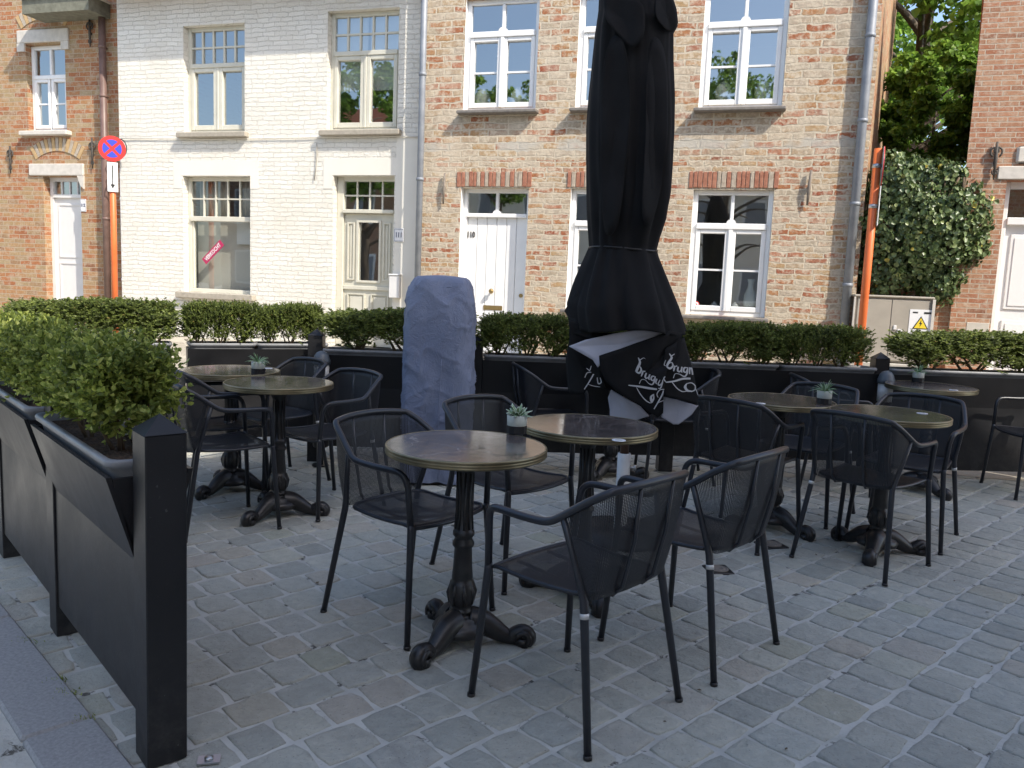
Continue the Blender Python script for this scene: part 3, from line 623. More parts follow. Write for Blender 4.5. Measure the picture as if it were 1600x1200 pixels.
def number_plate(px, py, Y, txt, w, h, lab):
    p = at(px, py, Y); t_ = thing('house_number_plate', lab, 'number plate', (p.x, Y-.01, p.z)); b = MB(); b.box(-w/2, w/2, 0, .008, -h/2, h/2, bev=.002); b.build('plate', M['signwhite'], t_)
    b = MB(); q = .008
    for (a, c, d, e) in ((-w/2+q, w/2-q, -h/2+q, -h/2+q+.004), (-w/2+q, w/2-q, h/2-q-.004, h/2-q), (-w/2+q, -w/2+q+.004, -h/2+q, h/2-q), (w/2-q-.004, w/2-q, -h/2+q, h/2-q)): b.box(a, c, -.002, .0, d, e)
    b.build('border', M['navy'], t_); text_mesh(txt, min(h*.6, w*.62), 'number', M['navy'], Matrix.Translation((0, -.002, 0)) @ FACE, t_, sx=.78, bold=.002)
number_plate(623.5, 367.5, Y2-.006, '111', .145, .175, 'white enamel number plate 111 beside the cream door')
p = at(620, 447, Y2); t_ = thing('letter_box', 'pale grey letter box on the wall right of the cream door', 'letter box', (p.x, Y2-.006, p.z))
b = MB(); b.box(-.075, .075, -.09, 0, -.16, .14, bev=.008); b.build('body', M['palegrey'], t_); b = MB(); b.box(-.08, .08, -.10, 0, .142, .16, bev=.004); b.build('lid', M['whitepaint'], t_)
# cable along the facade
pts = [at(x, y, Y2-.02) for x, y in ((190, 216), (260, 216), (330, 218), (400, 216), (470, 215), (500, 214), (560, 214), (620, 213), (655, 214))]
b = MB(); b.tube(pts, .007, 6); tag(b.build('wall_cable', M['plaster']), 'thin painted cable running along the white brick wall under the upper windows', 'cable')
pts = [at(x, y, Y2-.02) for x, y in ((495, 224), (495, 240), (494, 258), (491, 282))]; b = MB(); b.tube(pts, .006, 6); tag(b.build('wall_cable', M['bluestone']), 'short loose wire hanging on the white wall left of the cream door', 'cable')

# --- orange brick house no. 112
Y3 = 10.26
h3 = thing('brick_house', 'orange and yellow brick house with stone lintels and a plain pale door', 'house')
OPO = [(-10.95, -10.21, 3.42, 4.72), (-10.70, -9.98, .40, 2.74)]
mb = MB(); wall_open(mb, -14.5, -9.05, .2, 7.4, Y3, OPO, .15); mb.build('wall', M['brick112'], h3)
shell(h3, -14.5, -9.05, .2, 7.4, Y3, 5.0, M['brick112'])
mb = MB(); mb.prism([(Y3-.3, 7.4), (15.5, 7.4), (12.9, 9.8)], (-14.6, -9.02), RM); mb.build('roof', M['tile'], h3)
frame_window(h3, *OPO[0], Y3+.09, 'whitepaint', 'w112', (.09, .20, .07), 'limestone')
b = MB(); b.box(-11.10, -10.12, Y3-.03, Y3+.02, 4.74, 4.93, bev=.01); b.box(-10.26, -10.12, Y3-.028, Y3+.02, 4.62, 4.738); b.box(-11.10, -10.96, Y3-.028, Y3+.02, 4.62, 4.738)
b.box(-10.66, -10.55, Y3-.04, Y3+.02, 5.08, 5.26, bev=.01); b.build('window_lintel', M['limestone'], h3)
b = MB(); b.box(-10.95, -9.90, Y3-.03, Y3+.02, 2.75, 2.93, bev=.01); b.prism([(-10.02, 2.75), (-9.90, 2.75), (-9.90, 2.55), (-9.96, 2.60)], (Y3-.028, Y3+.02)); b.build('door_lintel', M['limestone'], h3)
def relief_arch(cx, cz, w, h, Y):
    b = MB(); n_ = 15
    for i in range(n_):
        a = rad(58+64*i/(n_-1)); R0 = w/2/math.sin(rad(32)); c0 = cz-R0*math.cos(rad(32))
        Mx = Matrix.Translation((cx+math.cos(a)*(R0+.09), Y-.012, c0+math.sin(a)*(R0+.09))) @ Matrix.Rotation(PI/2-a, 4, 'Y'); b.box(-.028, .028, 0, .03, -.1, .1, Mx, mi=i % 2)
    b.build('relief_arch', [M['soldier_red'] if 0 else M['soldier_yel'], M['soldier_grey']], h3)
M['soldier_yel'] = noisy('yellow_brick', (.40, .27, .13), (.52, .36, .19), 18, .9, .6, 50, bd=.004)
relief_arch(-10.40, 3.02, .80, .2, Y3); relief_arch(-10.60, 4.98, .80, .2, Y3)
b = MB(); D2 = Y3+.15; x0, x1 = -10.70, -9.98
b.box(x0, x0+.06, D2-.02, D2+.05, .4, 2.74); b.box(x1-.06, x1, D2-.02, D2+.05, .4, 2.74); b.box(x0+.06, x1-.06, D2-.02, D2+.05, 2.68, 2.74); b.box(x0+.06, x1-.06, D2-.03, D2+.05, 2.43, 2.48)
for i in (1, 2, 3): q = x0+.06+(x1-x0-.12)*i/4; b.box(q-.008, q+.008, D2, D2+.03, 2.48, 2.68)
dfr = b.build('door_frame', M['palegrey'], h3); g = MB(); g.add([(x0+.06, D2+.02, 2.48), (x1-.06, D2+.02, 2.48), (x1-.06, D2+.02, 2.68), (x0+.06, D2+.02, 2.68)], [(0, 1, 2, 3)]); g.build('pane', M['glass'], dfr)
b = MB(); b.box(x0+.06, x1-.06, D2+.01, D2+.05, .42, 2.43); 
for (q0, q1) in ((.6, 1.42), (1.5, 2.33)):
    for (u0, u1, v0, v1) in ((x0+.13, x0+.15, q0, q1), (x1-.15, x1-.13, q0, q1), (x0+.15, x1-.15, q0, q0+.02), (x0+.15, x1-.15, q1-.02, q1)): b.box(u0, u1, D2-.002, D2+.01, v0, v1)
b.build('door', M['palegrey'], h3)
b = MB(); b.box(x0-.05, x1+.05, Y3-.2, D2+.05, .24, .40, bev=.01); b.build('doorstep', M['limestone'], h3)
number_plate(130.5, 321, Y3-.002, '112', .11, .19, 'small white number plate 112 beside the pale door')
def scroll_anchor(px, py, Y, h, lab=None, root=None, double=True):
    p = at(px, py, Y); b = MB(); y = Y-.035; X, Z = p.x, p.z
    b.tube([(X, y, Z+h/2), (X, y, Z), (X, y, Z-h/2)], [.012, .02, .006], 8)
    for s in (-1, 1):
        pts = [(X+s*(.01+.085*t_*math.cos(4.2*t_)), y, Z+h*.22+.085*t_*math.sin(4.2*t_)+.03*t_) for t_ in [i/14 for i in range(15)]]; b.tube(pts, .011, 6)
        pts = [(X+s*(.005+.035*t_*math.cos(4*t_)), y, Z-h*.32-.04*t_*math.sin(4*t_)) for t_ in [i/8 for i in range(9)]]; b.tube(pts, .009, 6)
    b.box(X-.012, X+.012, y, Y+.01, Z-.03, Z+.0); return b.build('wall_anchor', M['iron'], root)
scroll_anchor(19, 250, Y3, .42, root=h3); scroll_anchor(147, 240, Y3, .46, root=h3); scroll_anchor(143, 52, Y3, .42, root=h3)
# gutter + brown downpipe
t_ = thing('roof_gutter', 'weathered box gutter projecting over the orange brick wall at top left', 'gutter', (-9.95, Y3-.22, 5.02))
b = MB(); b.prism([(-.6, .0), (.6, .0), (.6, .2), (-.6, .2)], (-.2, .21)); b.build('trough', noisy('mossy_wood', (.12, .12, .09), (.22, .22, .17), 10, .9, .4, 40), t_)
b = MB(); b.box(-.64, .64, -.24, .2, .2, .23, bev=.005); b.build('lip', M['cement'], t_)
downpipe('downpipe', -9.43, Y3-.09, .35, 5.02, .05, 'brownpipe', 'dark brown drainpipe on the orange brick wall beside the white house', (2.1, 3.0, 3.9, 4.6))
downpipe('downpipe', -9.10, Y3-.12, .35, 2.85, .028, 'whitepaint', 'thin white cable pipe at the left corner of the white house', (1.2, 2.4))
b = MB(); P0 = at(184, 220, Y2); X, Z = P0.x+.05, P0.z; y = Y2-.12
b.tube([(X-.1, Y2+.02, Z), (X, y, Z+.01), (X+.13, y, Z)], .009, 6)
b.tube([(X+.10+.11*math.cos(a), y, Z-.13+.13*math.sin(a)) for a in [PI/2-i*.28 for i in range(15)]], .009, 6)
b.tube([(X+.08+.06*math.cos(a), y, Z-.16+.06*math.sin(a)) for a in [PI/2+i*.35 for i in range(14)]], .008, 6)
b.tube([(X+.12, y, Z-.26), (X+.0, y, Z-.27), (X-.03, y, Z-.40), (X, y+.05, Z-.46)], .009, 6); b.tube([(X-.04, y+.1, Z), (X-.04, y+.1, Z-.4)], .01, 6)
tag(b.build('scroll_bracket', M['iron']), 'curled wrought iron bracket on the corner of the white house behind the round sign', 'bracket')

# --- right hand house and garden wall
Y4 = 10.0
hr = thing('brick_house', 'salmon brick house at the right edge with a white panelled door', 'house')
mb = MB(); wall_open(mb, 2.19, 8.5, .2, 5.6, Y4, [(2.60, 3.50, .40, 2.68)], .20); mb.build('wall', M['brickright'], hr)
b = MB(); b.add([(2.19, Y4, .2), (3.05, 13.4, .2), (3.05, 13.4, 3.0), (2.19, Y4, 5.6)], [(3, 2, 1, 0)]); b.add([(3.05, 13.4, .2), (8.5, 13.4, .2), (8.5, 13.4, 3.0), (3.05, 13.4, 3.0)], [(3, 2, 1, 0)]); b.add([(8.5, Y4, .2), (8.5, 13.4, .2), (8.5, 13.4, 3.0), (8.5, Y4, 5.6)], [(0, 1, 2, 3)]); b.build('side_wall', M['brickright'], hr)
b = MB(); b.box(3.1, 8.4, Y4+2.4, Y4+2.45, .2, 3.0); b.box(2.5, 8.4, Y4+.3, Y4+1.2, 2.9, 3.0); b.build('room', M['roomdark'], hr)
mb = MB(); mb.add([(2.15, Y4-.05, 5.62), (8.6, Y4-.05, 5.62), (8.6, 13.5, 2.95), (3.0, 13.5, 2.95)], [(0, 1, 2, 3)]); o = mb.build('roof', M['tile'], hr); solidify(o, .08, 1)
b = MB(); b.box(2.50, 3.60, Y4-.02, Y4+.04, 2.69, 2.83, bev=.008); b.box(2.66, 2.82, Y4-.03, Y4+.02, 2.86, 3.04, bev=.02); b.build('door_lintel', M['limestone'], hr)
b = MB(); b.box(2.36, 2.585, Y4-.004, Y4+.02, .9, 1.14, bev=.004); b.build('plaster_patch', M['cement'], hr)
b = MB(); D3 = Y4+.16; x0, x1 = 2.60, 3.50
b.box(x0, x0+.075, D3-.03, D3+.04, .4, 2.68, bev=.006); b.box(x1-.075, x1, D3-.03, D3+.04, .4, 2.68, bev=.006); b.box(x0+.075, x1-.075, D3-.03, D3+.04, 2.61, 2.68); b.box(x0+.075, x1-.075, D3-.05, D3+.04, 2.22, 2.30, bev=.006)
dfr = b.build('door_frame', M['whitepaint'], hr); g = MB(); g.add([(x0+.075, D3+.01, 2.30), (x1-.075, D3+.01, 2.30), (x1-.075, D3+.01, 2.61), (x0+.075, D3+.01, 2.61)], [(0, 1, 2, 3)]); g.build('pane', M['glass'], dfr)
b = MB(); b.box(x0+.075, x1-.075, D3+.01, D3+.05, .42, 2.22)
for (q0, q1) in ((1.30, 2.12), (.62, 1.18)):
    for s in (0, 1):
        a = x0+.14+s*.33; c = a+.29; b.box(a, c, D3-.006, D3+.01, q0, q1, bev=.005); b.box(a+.04, c-.04, D3-.014, D3-.006, q0+.04, q1-.04, bev=.004)
b.build('door', M['whitepaint'], hr)
scroll_anchor(1554, 252, Y4, .40, root=hr)
b = MB(); b.box(1.35, 2.24, Y4+.06, Y4+.30, .2, 2.3); tag(b.build('garden_wall', M['brickright']), 'low brick garden wall behind the electrical cabinet, half hidden by ivy', 'wall')

# electrical cabinet
p0, p1 = at(1338, 465, 9.62), at(1457, 468, 9.62); cx = (p0.x+p1.x)/2; cw = (p1.x-p0.x)/2; zt = p1.z
t_ = thing('electrical_cabinet', 'beige two door electrical cabinet with a yellow warning sign under the ivy', 'cabinet', (cx, 9.62, .36))
b = MB(); b.box(-cw-.03, cw+.03, -.02, .40, -.06, .30, bev=.01); b.build('plinth', M['concrete'], t_)
b = MB(); b.box(-cw, cw, .0, .36, .31, zt-.36, bev=.006); body = b.build('body', M['cabinet'], t_)
b = MB(); b.box(-cw-.02, cw+.02, -.025, .38, zt-.36, zt-.335, bev=.008); b.build('roof', M['cabinet'], t_)
b = MB(); b.box(-cw-.02, -cw-.003, -.02, 0.02, .31, zt-.36); b.box(cw+.002, cw+.03, -.03, .02, .28, zt-.36); b.build('corner_post', M['limestone'], t_)
b = MB(); b.box(-cw+.02, -.02, -.012, -.001, .33, zt-.38, bev=.003); b.build('door', M['cabinet'], t_)
b = MB(); b.box(-.012, cw-.02, -.012, -.001, .33, zt-.38, bev=.003); dr = b.build('door', M['cabinet'], t_)
b = MB(); b.box(.06, .11, -.03, -.012, .62, .68, bev=.004); b.box(.02, .05, -.022, -.012, .67, .72, bev=.003); b.build('handle', M['palegrey'], dr)
b = MB(); b.box(.17, .40, -.016, -.012, .58, .90); b.build('warning_sign', M['signwhite'], dr)
b = MB(); b.prism([(.205, .69), (.365, .69), (.285, .83)], (-.018, -.016)); b.build('triangle_border', M['black'], dr); b = MB(); b.prism([(.222, .699), (.348, .699), (.285, .811)], (-.0195, -.018)); b.build('triangle', M['yellow'], dr)
b = MB(); b.prism([(.29, .79), (.27, .745), (.284, .745), (.277, .71), (.302, .757), (.288, .757)], (-.021, -.0195)); b.box(.20, .25, -.018, -.016, .86, .875); b.box(.31, .38, -.018, -.016, .855, .875); b.box(.20, .37, -.018, -.016, .625, .633); b.box(.20, .37, -.018, -.016, .655, .66); b.build('pictogram', M['black'], dr)

# ------------------------------------------------------------------ foliage
def mesh_np(name, V, F, mats, mi=None, smooth=False):
    me = bpy.data.meshes.new(name); n, k = F.shape
    me.vertices.add(len(V)); me.vertices.foreach_set('co', V.astype(np.float32).ravel())
    me.loops.add(n*k); me.loops.foreach_set('vertex_index', F.astype(np.int32).ravel())
    me.polygons.add(n); me.polygons.foreach_set('loop_start', (np.arange(n)*k).astype(np.int32)); me.polygons.foreach_set('loop_total', np.full(n, k, np.int32))
    if smooth: me.polygons.foreach_set('use_smooth', np.ones(n, bool))
    for m_ in (mats if isinstance(mats, (list, tuple)) else [mats]): me.materials.append(m_)
    if mi is not None: me.polygons.foreach_set('material_index', mi.astype(np.int32))
    me.update(calc_edges=True); me.validate(); return me
def leaves(name, P, A, N, L, Wd, material, parent=None, fold=.25, shape=None):
    """P positions, A axis directions, N leaf normals, L lengths, Wd widths ; 6-vertex folded leaves"""
    A = A/np.linalg.norm(A, axis=1, keepdims=True); S = np.cross(A, N); S /= np.linalg.norm(S, axis=1, keepdims=True)+1e-9; Nn = np.cross(S, A)
    L = L[:, None]; Wd = Wd[:, None]
    a = P; b = P+A*L*.35+S*Wd*.5+Nn*Wd*fold; c = P+A*L*.75+S*Wd*.36+Nn*Wd*fold*.6-Nn*L*.04; d = P+A*L-Nn*L*.12; e = P+A*L*.75-S*Wd*.36+Nn*Wd*fold*.6-Nn*L*.04; f = P+A*L*.35-S*Wd*.5+Nn*Wd*fold
    V = np.stack([a, b, c, d, e, f], 1).reshape(-1, 3); i = np.arange(len(P))[:, None]*6
    F = np.concatenate([i+np.array([[0, 1, 2, 3]]), i+np.array([[0, 3, 4, 5]])], 0)
    me = mesh_np(name, V, F, material); o = bpy.data.objects.new(name, me); COL.objects.link(o)
    if parent: o.parent = parent
    return o
def unit(r, n): v = r.normal(size=(n, 3)); return v/np.linalg.norm(v, axis=1, keepdims=True)

def hedge(name, label, length, width, height, nshoot, leaf, material, seed, per=9, shootlen=(.05, .10), loose=.02, group=None, bare=.12, topz=0):
    """clipped boxwood row: shrubs of many leafy shoots over bare stems; local x along the trough, z up from the soil"""
    r = np.random.default_rng(seed); root = thing(name, label, 'hedge', (0, 0, 0), 0, group)
    # clump centres = shrubs
    nsh = max(3, int(length/.23)); cen = [(-length/2+(i+.5)*length/nsh+r.uniform(-.02, .02)) for i in range(nsh)]
    hs = [height*r.uniform(.93, 1.05) for _ in cen]
    pos = []; dirs = []
    while len(pos) < nshoot:
        x = r.uniform(-length/2, length/2); y = r.uniform(-width/2, width/2); z = bare*.4+(height-bare*.4)*r.uniform()**.8
        k = int(np.argmin([abs(x-c_) for c_ in cen])); dx = abs(x-cen[k])/(length/nsh/2)
        hh = hs[k]*(1-.03*dx)+.02*noise.noise(Vector((x*6+seed, y*6, 0)))
        wid = width/2*(1+.10*noise.noise(Vector((x*7, z*7, seed))))*(min(1, .5+z/height*1.3))
        if z > hh or abs(y) > wid: continue
        if z < bare+.05 and r.random() < (dx*1.1)*(1.15-z/(bare+.05)): continue
        # favour the skin
        edge = max(abs(y)/wid, z/hh, abs(x)/(length/2)*.98)
        if r.random() > edge**2.2: continue
        if noise.noise(Vector((x*9, y*9+seed, z*9))) < (-.28 if leaf < .02 else -.10): continue
        pos.append((x, y, z)); o_ = np.array([.5*x/(length/2)*(abs(x) > length*.42), y/wid*.9, .55+.6*z/hh]); d = o_+r.normal(size=3)*.45; dirs.append(d/np.linalg.norm(d))
    n0 = len(pos)
    if leaf > .02:
        for _ in range(190):
            k = r.integers(len(cen)); x = float(np.clip(cen[k]+r.normal()*.07, -length/2, length/2)); y = float(np.clip(r.normal()*.06, -width*.42, width*.42)); pos.append((x, y, hs[k]*r.uniform(.86, .99))); d = np.array([r.normal()*.22, r.normal()*.25, 1.0]); dirs.append(d/np.linalg.norm(d))
    pos = np.array(pos); dirs = np.array(dirs); n = len(pos); sl = r.uniform(*shootlen, n); sl[n0:] *= 1.15
    P = []; A = []; N = []; Ls = []; Ws = []
    for j in range(per):
        t_ = (j+.6)/per; base = pos+dirs*(sl*t_)[:, None]; q = unit(r, n); side = np.cross(dirs, q); side /= np.linalg.norm(side, axis=1, keepdims=True)
        for s in (-1, 1):
            ax = side*s*(.95-.5*t_)+dirs*(.45+.6*t_); P.append(base); A.append(ax+r.normal(size=(n, 3))*.12); N.append(dirs+r.normal(size=(n, 3))*.25)
            Ls.append(leaf*r.uniform(.7, 1.25, n)*(1-.25*t_)); Ws.append(leaf*r.uniform(.42, .6, n))
    leaves('foliage', np.concatenate(P), np.concatenate(A), np.concatenate(N), np.concatenate(Ls), np.concatenate(Ws), material, root)
    rr_ = random.Random(seed)
    for c_ in cen:
        b = MB()
        for k in range(4):
            x = c_+rr_.uniform(-.02, .02); y = rr_.uniform(-.03, .03); x2 = x+rr_.uniform(-.09, .09); y2 = y+rr_.uniform(-.10, .10); b.tube([(x, y, -.01), (x*.6+x2*.4, y*.6+y2*.4, height*.3), (x2, y2, height*.75)], [.007, .005, .002], 5)
        b.build('stem', M['stem'], root)
    return root

# ------------------------------------------------------------------ terrace screens : posts, planters, troughs, hedges
def make_post(x, y, rz, label, h=.93, lean=0):
    t_ = thing('wooden_post', label, 'post', (x, y, 0), rz, 'black posts of the terrace screen'); w = .053
    b = MB(); b.box(-w, w, -w, w, 0, h, bev=.003); b.build('shaft', M['blackpaint'], t_)
    b = MB(); w2 = w+.002; b.add([(-w2, -w2, h+.0005), (w2, -w2, h+.0005), (w2, w2, h+.0005), (-w2, w2, h+.0005), (0, 0, h+.047)], [(0, 1, 4), (1, 2, 4), (2, 3, 4), (3, 0, 4), (3, 2, 1, 0)]); b.build('pyramid_cap', M['blackpaint'], t_)
    t_.rotation_euler = (0, lean, rz); return t_
def make_screen(p, q, label, zb=.12):
    """planter screen between two posts (p -> q), flared trough holder on top, both sides"""
    p, q = Vector(p), Vector(q); L = (q-p).length; L = L-.108; c = (p+q)/2; ang = math.atan2((q-p).y, (q-p).x)
    t_ = thing('planter_screen', label, 'planter', (c.x, c.y, 0), ang, 'black planter screens around the terrace'); h = L/2
    for s in (-1, 1):
        b = MB(); yo = s*.045; yt = s*.115
        P = [(yo, zb), (yo, .56), (yt, .80), (yt-s*.014, .80), (yo-s*.014, .563), (yo-s*.014, zb)]
        vs = [(-h, a, z) for a, z in P]+[(h, a, z) for a, z in P]; n_ = 6
        fs = [tuple(range(n_)), tuple(range(2*n_-1, n_-1, -1))]+[(i, i+n_, (i+1) % n_+n_, (i+1) % n_) for i in range(n_)]
        b.add(vs, fs); b.build('panel', M['blackpaint'], t_)
    for e in (-h, h-.012):
        b = MB(); b.prism([(-.028, .5), (.028, .5), (.098, .795), (-.098, .795)], (0, .012), Matrix.Translation((e, 0, 0)) @ Matrix(((0, 1, 0, 0), (1, 0, 0, 0), (0, 0, 1, 0), (0, 0, 0, 1)))); b.build('end_board', M['blackpaint'], t_)
    b = MB(); b.box(-h, h, -.027, .027, zb, .17); b.build('bottom_rail', M['blackpaint'], t_)
    return t_, c, ang, L
def make_trough(c, ang, L, off, label):
    t_ = thing('plastic_trough', label, 'trough', (c.x, c.y, 0), ang, 'grey plastic troughs in the planter screens'); t_.location = (c.x+math.cos(ang)*off, c.y+math.sin(ang)*off, 0)
    b = MB(); h = L/2; w = .092; rings = []
    def ring(hx, wy, z, r_=.04):
        o = []
        for (cx_, cy_, a0) in ((hx-r_, wy-r_, 0), (-hx+r_, wy-r_, 90), (-hx+r_, -wy+r_, 180), (hx-r_, -wy+r_, 270)):
            for k in range(5): a = rad(a0+k*22.5); o.append((cx_+r_*math.cos(a), cy_+r_*math.sin(a), z))
        return o
    P = [ring(h*.95, w*.62, .66), ring(h-.006, w-.004, .80), ring(h+.0, w+.001, .815), ring(h+.006, w+.014, .822), ring(h+.009, w+.017, .834), ring(h+.004, w+.013, .842), ring(h-.008, w-.002, .84), ring(h-.012, w-.008, .825), ring(h-.014, w-.010, .80)]
    b.grid(P, closed=True); b.build('basin', M['plastic_rim'], t_)
    b = MB(); n_ = 40; Q = [[(-h+.016+(2*h-.032)*i/n_, (-w+.012)+(2*w-.024)*j/6, .812+.012*noise.noise(Vector((i*.6, j*1.3, c.x)))) for i in range(n_+1)] for j in range(7)]; b.grid(Q); b.build('soil', M['soil'], t_)
    return t_

hedge_protos = {}
def put_hedge(kind, seed, c, ang, off, z, label, L, width=.24, height=.30, sc=1.0):
    key = (kind, seed)
    if key not in hedge_protos:
        if kind == 'near': o = hedge('boxwood_hedge', label, L, width, height, 1500, .026, M['box_near'], seed, per=5, shootlen=(.05, .11), group='boxwood hedges in the planter troughs')
        else: o = hedge('boxwood_hedge', label, L, width, height, 2300, .0165, M['box_far'], seed, per=6, shootlen=(.035, .065), group='boxwood hedges in the planter troughs')
        hedge_protos[key] = (o, L)
    else:
        src, L0 = hedge_protos[key]; o = copy_tree(src); o.scale = (L/L0, 1, 1); o['label'] = label
    o.location = (c.x+math.cos(ang)*off, c.y+math.sin(ang)*off, z); o.rotation_euler = (0, 0, ang); return o

# left row (near), direction UP
A0 = Vector((-1.487, 1.765)); A1 = A0+UP*1.03; A2 = A1+UP*1.03; A3 = A2+UP*1.03; angL = math.atan2(-UP.y, -UP.x)
make_post(A0.x, A0.y, angL, 'tall black post with pyramid cap nearest the camera', lean=rad(1.4))
make_post(A1.x, A1.y, angL, 'black post between the two nearest planters on the left', lean=rad(.7)); make_post(A2.x, A2.y, angL, 'black post at the left edge of the photo beyond the second planter'); 
S = [(A1, A0, 'near black planter screen on the left foreground'), (A2, A1, 'second black planter screen at the left edge'), (A3, A2, 'third black planter screen hidden behind the left hedges')]
for i, (p, q, lab) in enumerate(S[:2]):
    t_, c, ang, L = make_screen(p, q, lab)
    make_trough(c, ang, L-.03, 0, ['grey plastic trough in the nearest planter, soil showing', 'grey plastic trough in the second planter at the left edge'][i])
    put_hedge('near', 11+i, c, ang, -.05, .815, ['bushy bright green boxwood hedge nearest the camera', 'boxwood hedge at the left edge behind the nearest one'][i], L - .22, .18, .245)
# rear left row
PA = Vector((-2.99, 5.22)); RL = [PA+Vector((-.10, .10)), Vector((-3.95, 4.93)), Vector((-4.75, 4.22)), Vector((-5.6, 3.5))]
make_post(PA.x, PA.y, rad(17), 'black post at the gap left of the covered heater')
put = 0
t_, c, ang, L = make_screen(RL[1], RL[0]+Vector((-.02, .35)), 'black planter screen behind the left tables')
make_trough(c, ang, L*.52, L*.24, 'dark trough behind the left tables, right half'); make_trough(c, ang, L*.46, -L*.26, 'dark trough behind the left tables, left half')
put_hedge('far', 21, c, ang, L*.225, .80, 'boxwood hedge behind the left tables, ending beside the black post', L*.46)
put_hedge('far', 22, c, ang, -L*.26, .80, 'boxwood hedge in front of the red sign post', L*.50)
t_, c, ang, L = make_screen(RL[2], RL[1], 'black planter screen behind the bright near hedge'); make_trough(c, ang, L, 0, 'trough mostly hidden behind the bright near hedge')
put_hedge('far', 21, c, ang, 0, .80, 'boxwood hedge beyond the bright near hedge, in front of the orange brick house', L)
t_, c, ang, L = make_screen(RL[3], RL[2]+Vector((-.2, -.12)), 'far left black planter screen'); make_trough(c, ang, L, 0, 'far left dark trough under the hedge by the pale door')
put_hedge('far', 22, c, ang, 0, .80, 'far left boxwood hedge by the pale door of the orange house', L)
# rear main row A -> B
PB = Vector((1.0, 6.6)); dAB = (PB-PA); P1 = PA+dAB*.275; P2 = PA+dAB*.62
make_post(P1.x, P1.y, rad(19), 'black post just right of the covered heater'); make_post(P2.x, P2.y, rad(19), 'black post hidden behind the closed umbrella'); make_post(PB.x, PB.y, rad(15), 'black post at the gap before the right hedge', h=.91)
labs = [('black planter screen behind the covered heater', 'boxwood hedge left of the covered heater'), ('black planter screen between the heater and the umbrella', 'boxwood hedge between the heater and the umbrella'), ('long black planter screen right of the umbrella', 'boxwood hedge right of the umbrella')]
for i, (p, q) in enumerate(((PA, P1), (P1, P2), (P2, PB))):
    t_, c, ang, L = make_screen(p, q, labs[i][0]); n_ = 1 if L < 1.3 else 2
    for k in range(n_):
        off = (k-(n_-1)/2)*L/n_; make_trough(c, ang, L/n_-.02, off, ['trough behind the heater', 'trough between heater and umbrella', 'trough right of the umbrella'][i]+([', left half', ', right half'][k] if n_ > 1 else ''))
        cut = .10 if (i == 2 and k == 1) else .06 if i == 0 else 0; put_hedge('far', 21+(i+k) % 2, c, ang, off+(-cut/2 if i == 2 else cut/2), .80, labs[i][1]+([', left half', ', right half'][k] if n_ > 1 else ''), L/n_-cut)
PC = PB + Vector((1.25, .45)); PD = PC + Vector((1.25, .42))
make_post(PC.x, PC.y, rad(10), 'black post inside the right hedge', h=.80) if 0 else None
for i, (p, q) in enumerate(((PB, PC), (PC, PD))):
    t_, c, ang, L = make_screen(p, q, ['black planter screen right of the gap post', 'last black planter screen, partly beyond the right edge'][i], .07); make_trough(c, ang, L, 0, ['trough right of the gap post', 'last trough at the right edge'][i])
    put_hedge('far', 21+i, c, ang, .06 if i == 0 else 0, .80, ['boxwood hedge right of the gap post', 'last boxwood hedge at the right edge'][i], L-.05 if i == 0 else L+.08)

# ash bins at the two gap posts
def ash_bin(x, y, label, src=None):
    if src: o = copy_tree(src); o.location = (x, y, 0); o['label'] = label; return o
    t_ = thing('ash_bin', label, 'ash bin', (x, y, 0), 0, 'dome topped ash bins at the gap posts')
    b = MB(); b.lathe([(.052, .14), (.056, .15), (.056, .60), (.052, .602)], 24); b.build('body', M['blackpaint'], t_)
    b = MB(); b.lathe([(.053, .603), (.053, .735)], 24); b.build('white_band', M['white_metal'], t_)
    b = MB(); b.lathe([(.055, .736), (.062, .738), (.062, .765), (.057, .775), (.05, .80), (.034, .822), (.012, .832), (.001, .833)], 24); b.build('dome_lid', M['ashlid'], t_)
    b = MB(); b.lathe([(.02, .0), (.02, .14)], 12); b.lathe([(.06, 0), (.06, .012)], 20); b.build('foot', M['castiron'], t_); return t_
ab = ash_bin(-2.87, 5.08, 'dome topped ash bin by the black post left of the heater'); ash_bin(1.03, 6.44, 'dome topped ash bin by the right hand gap post', ab)

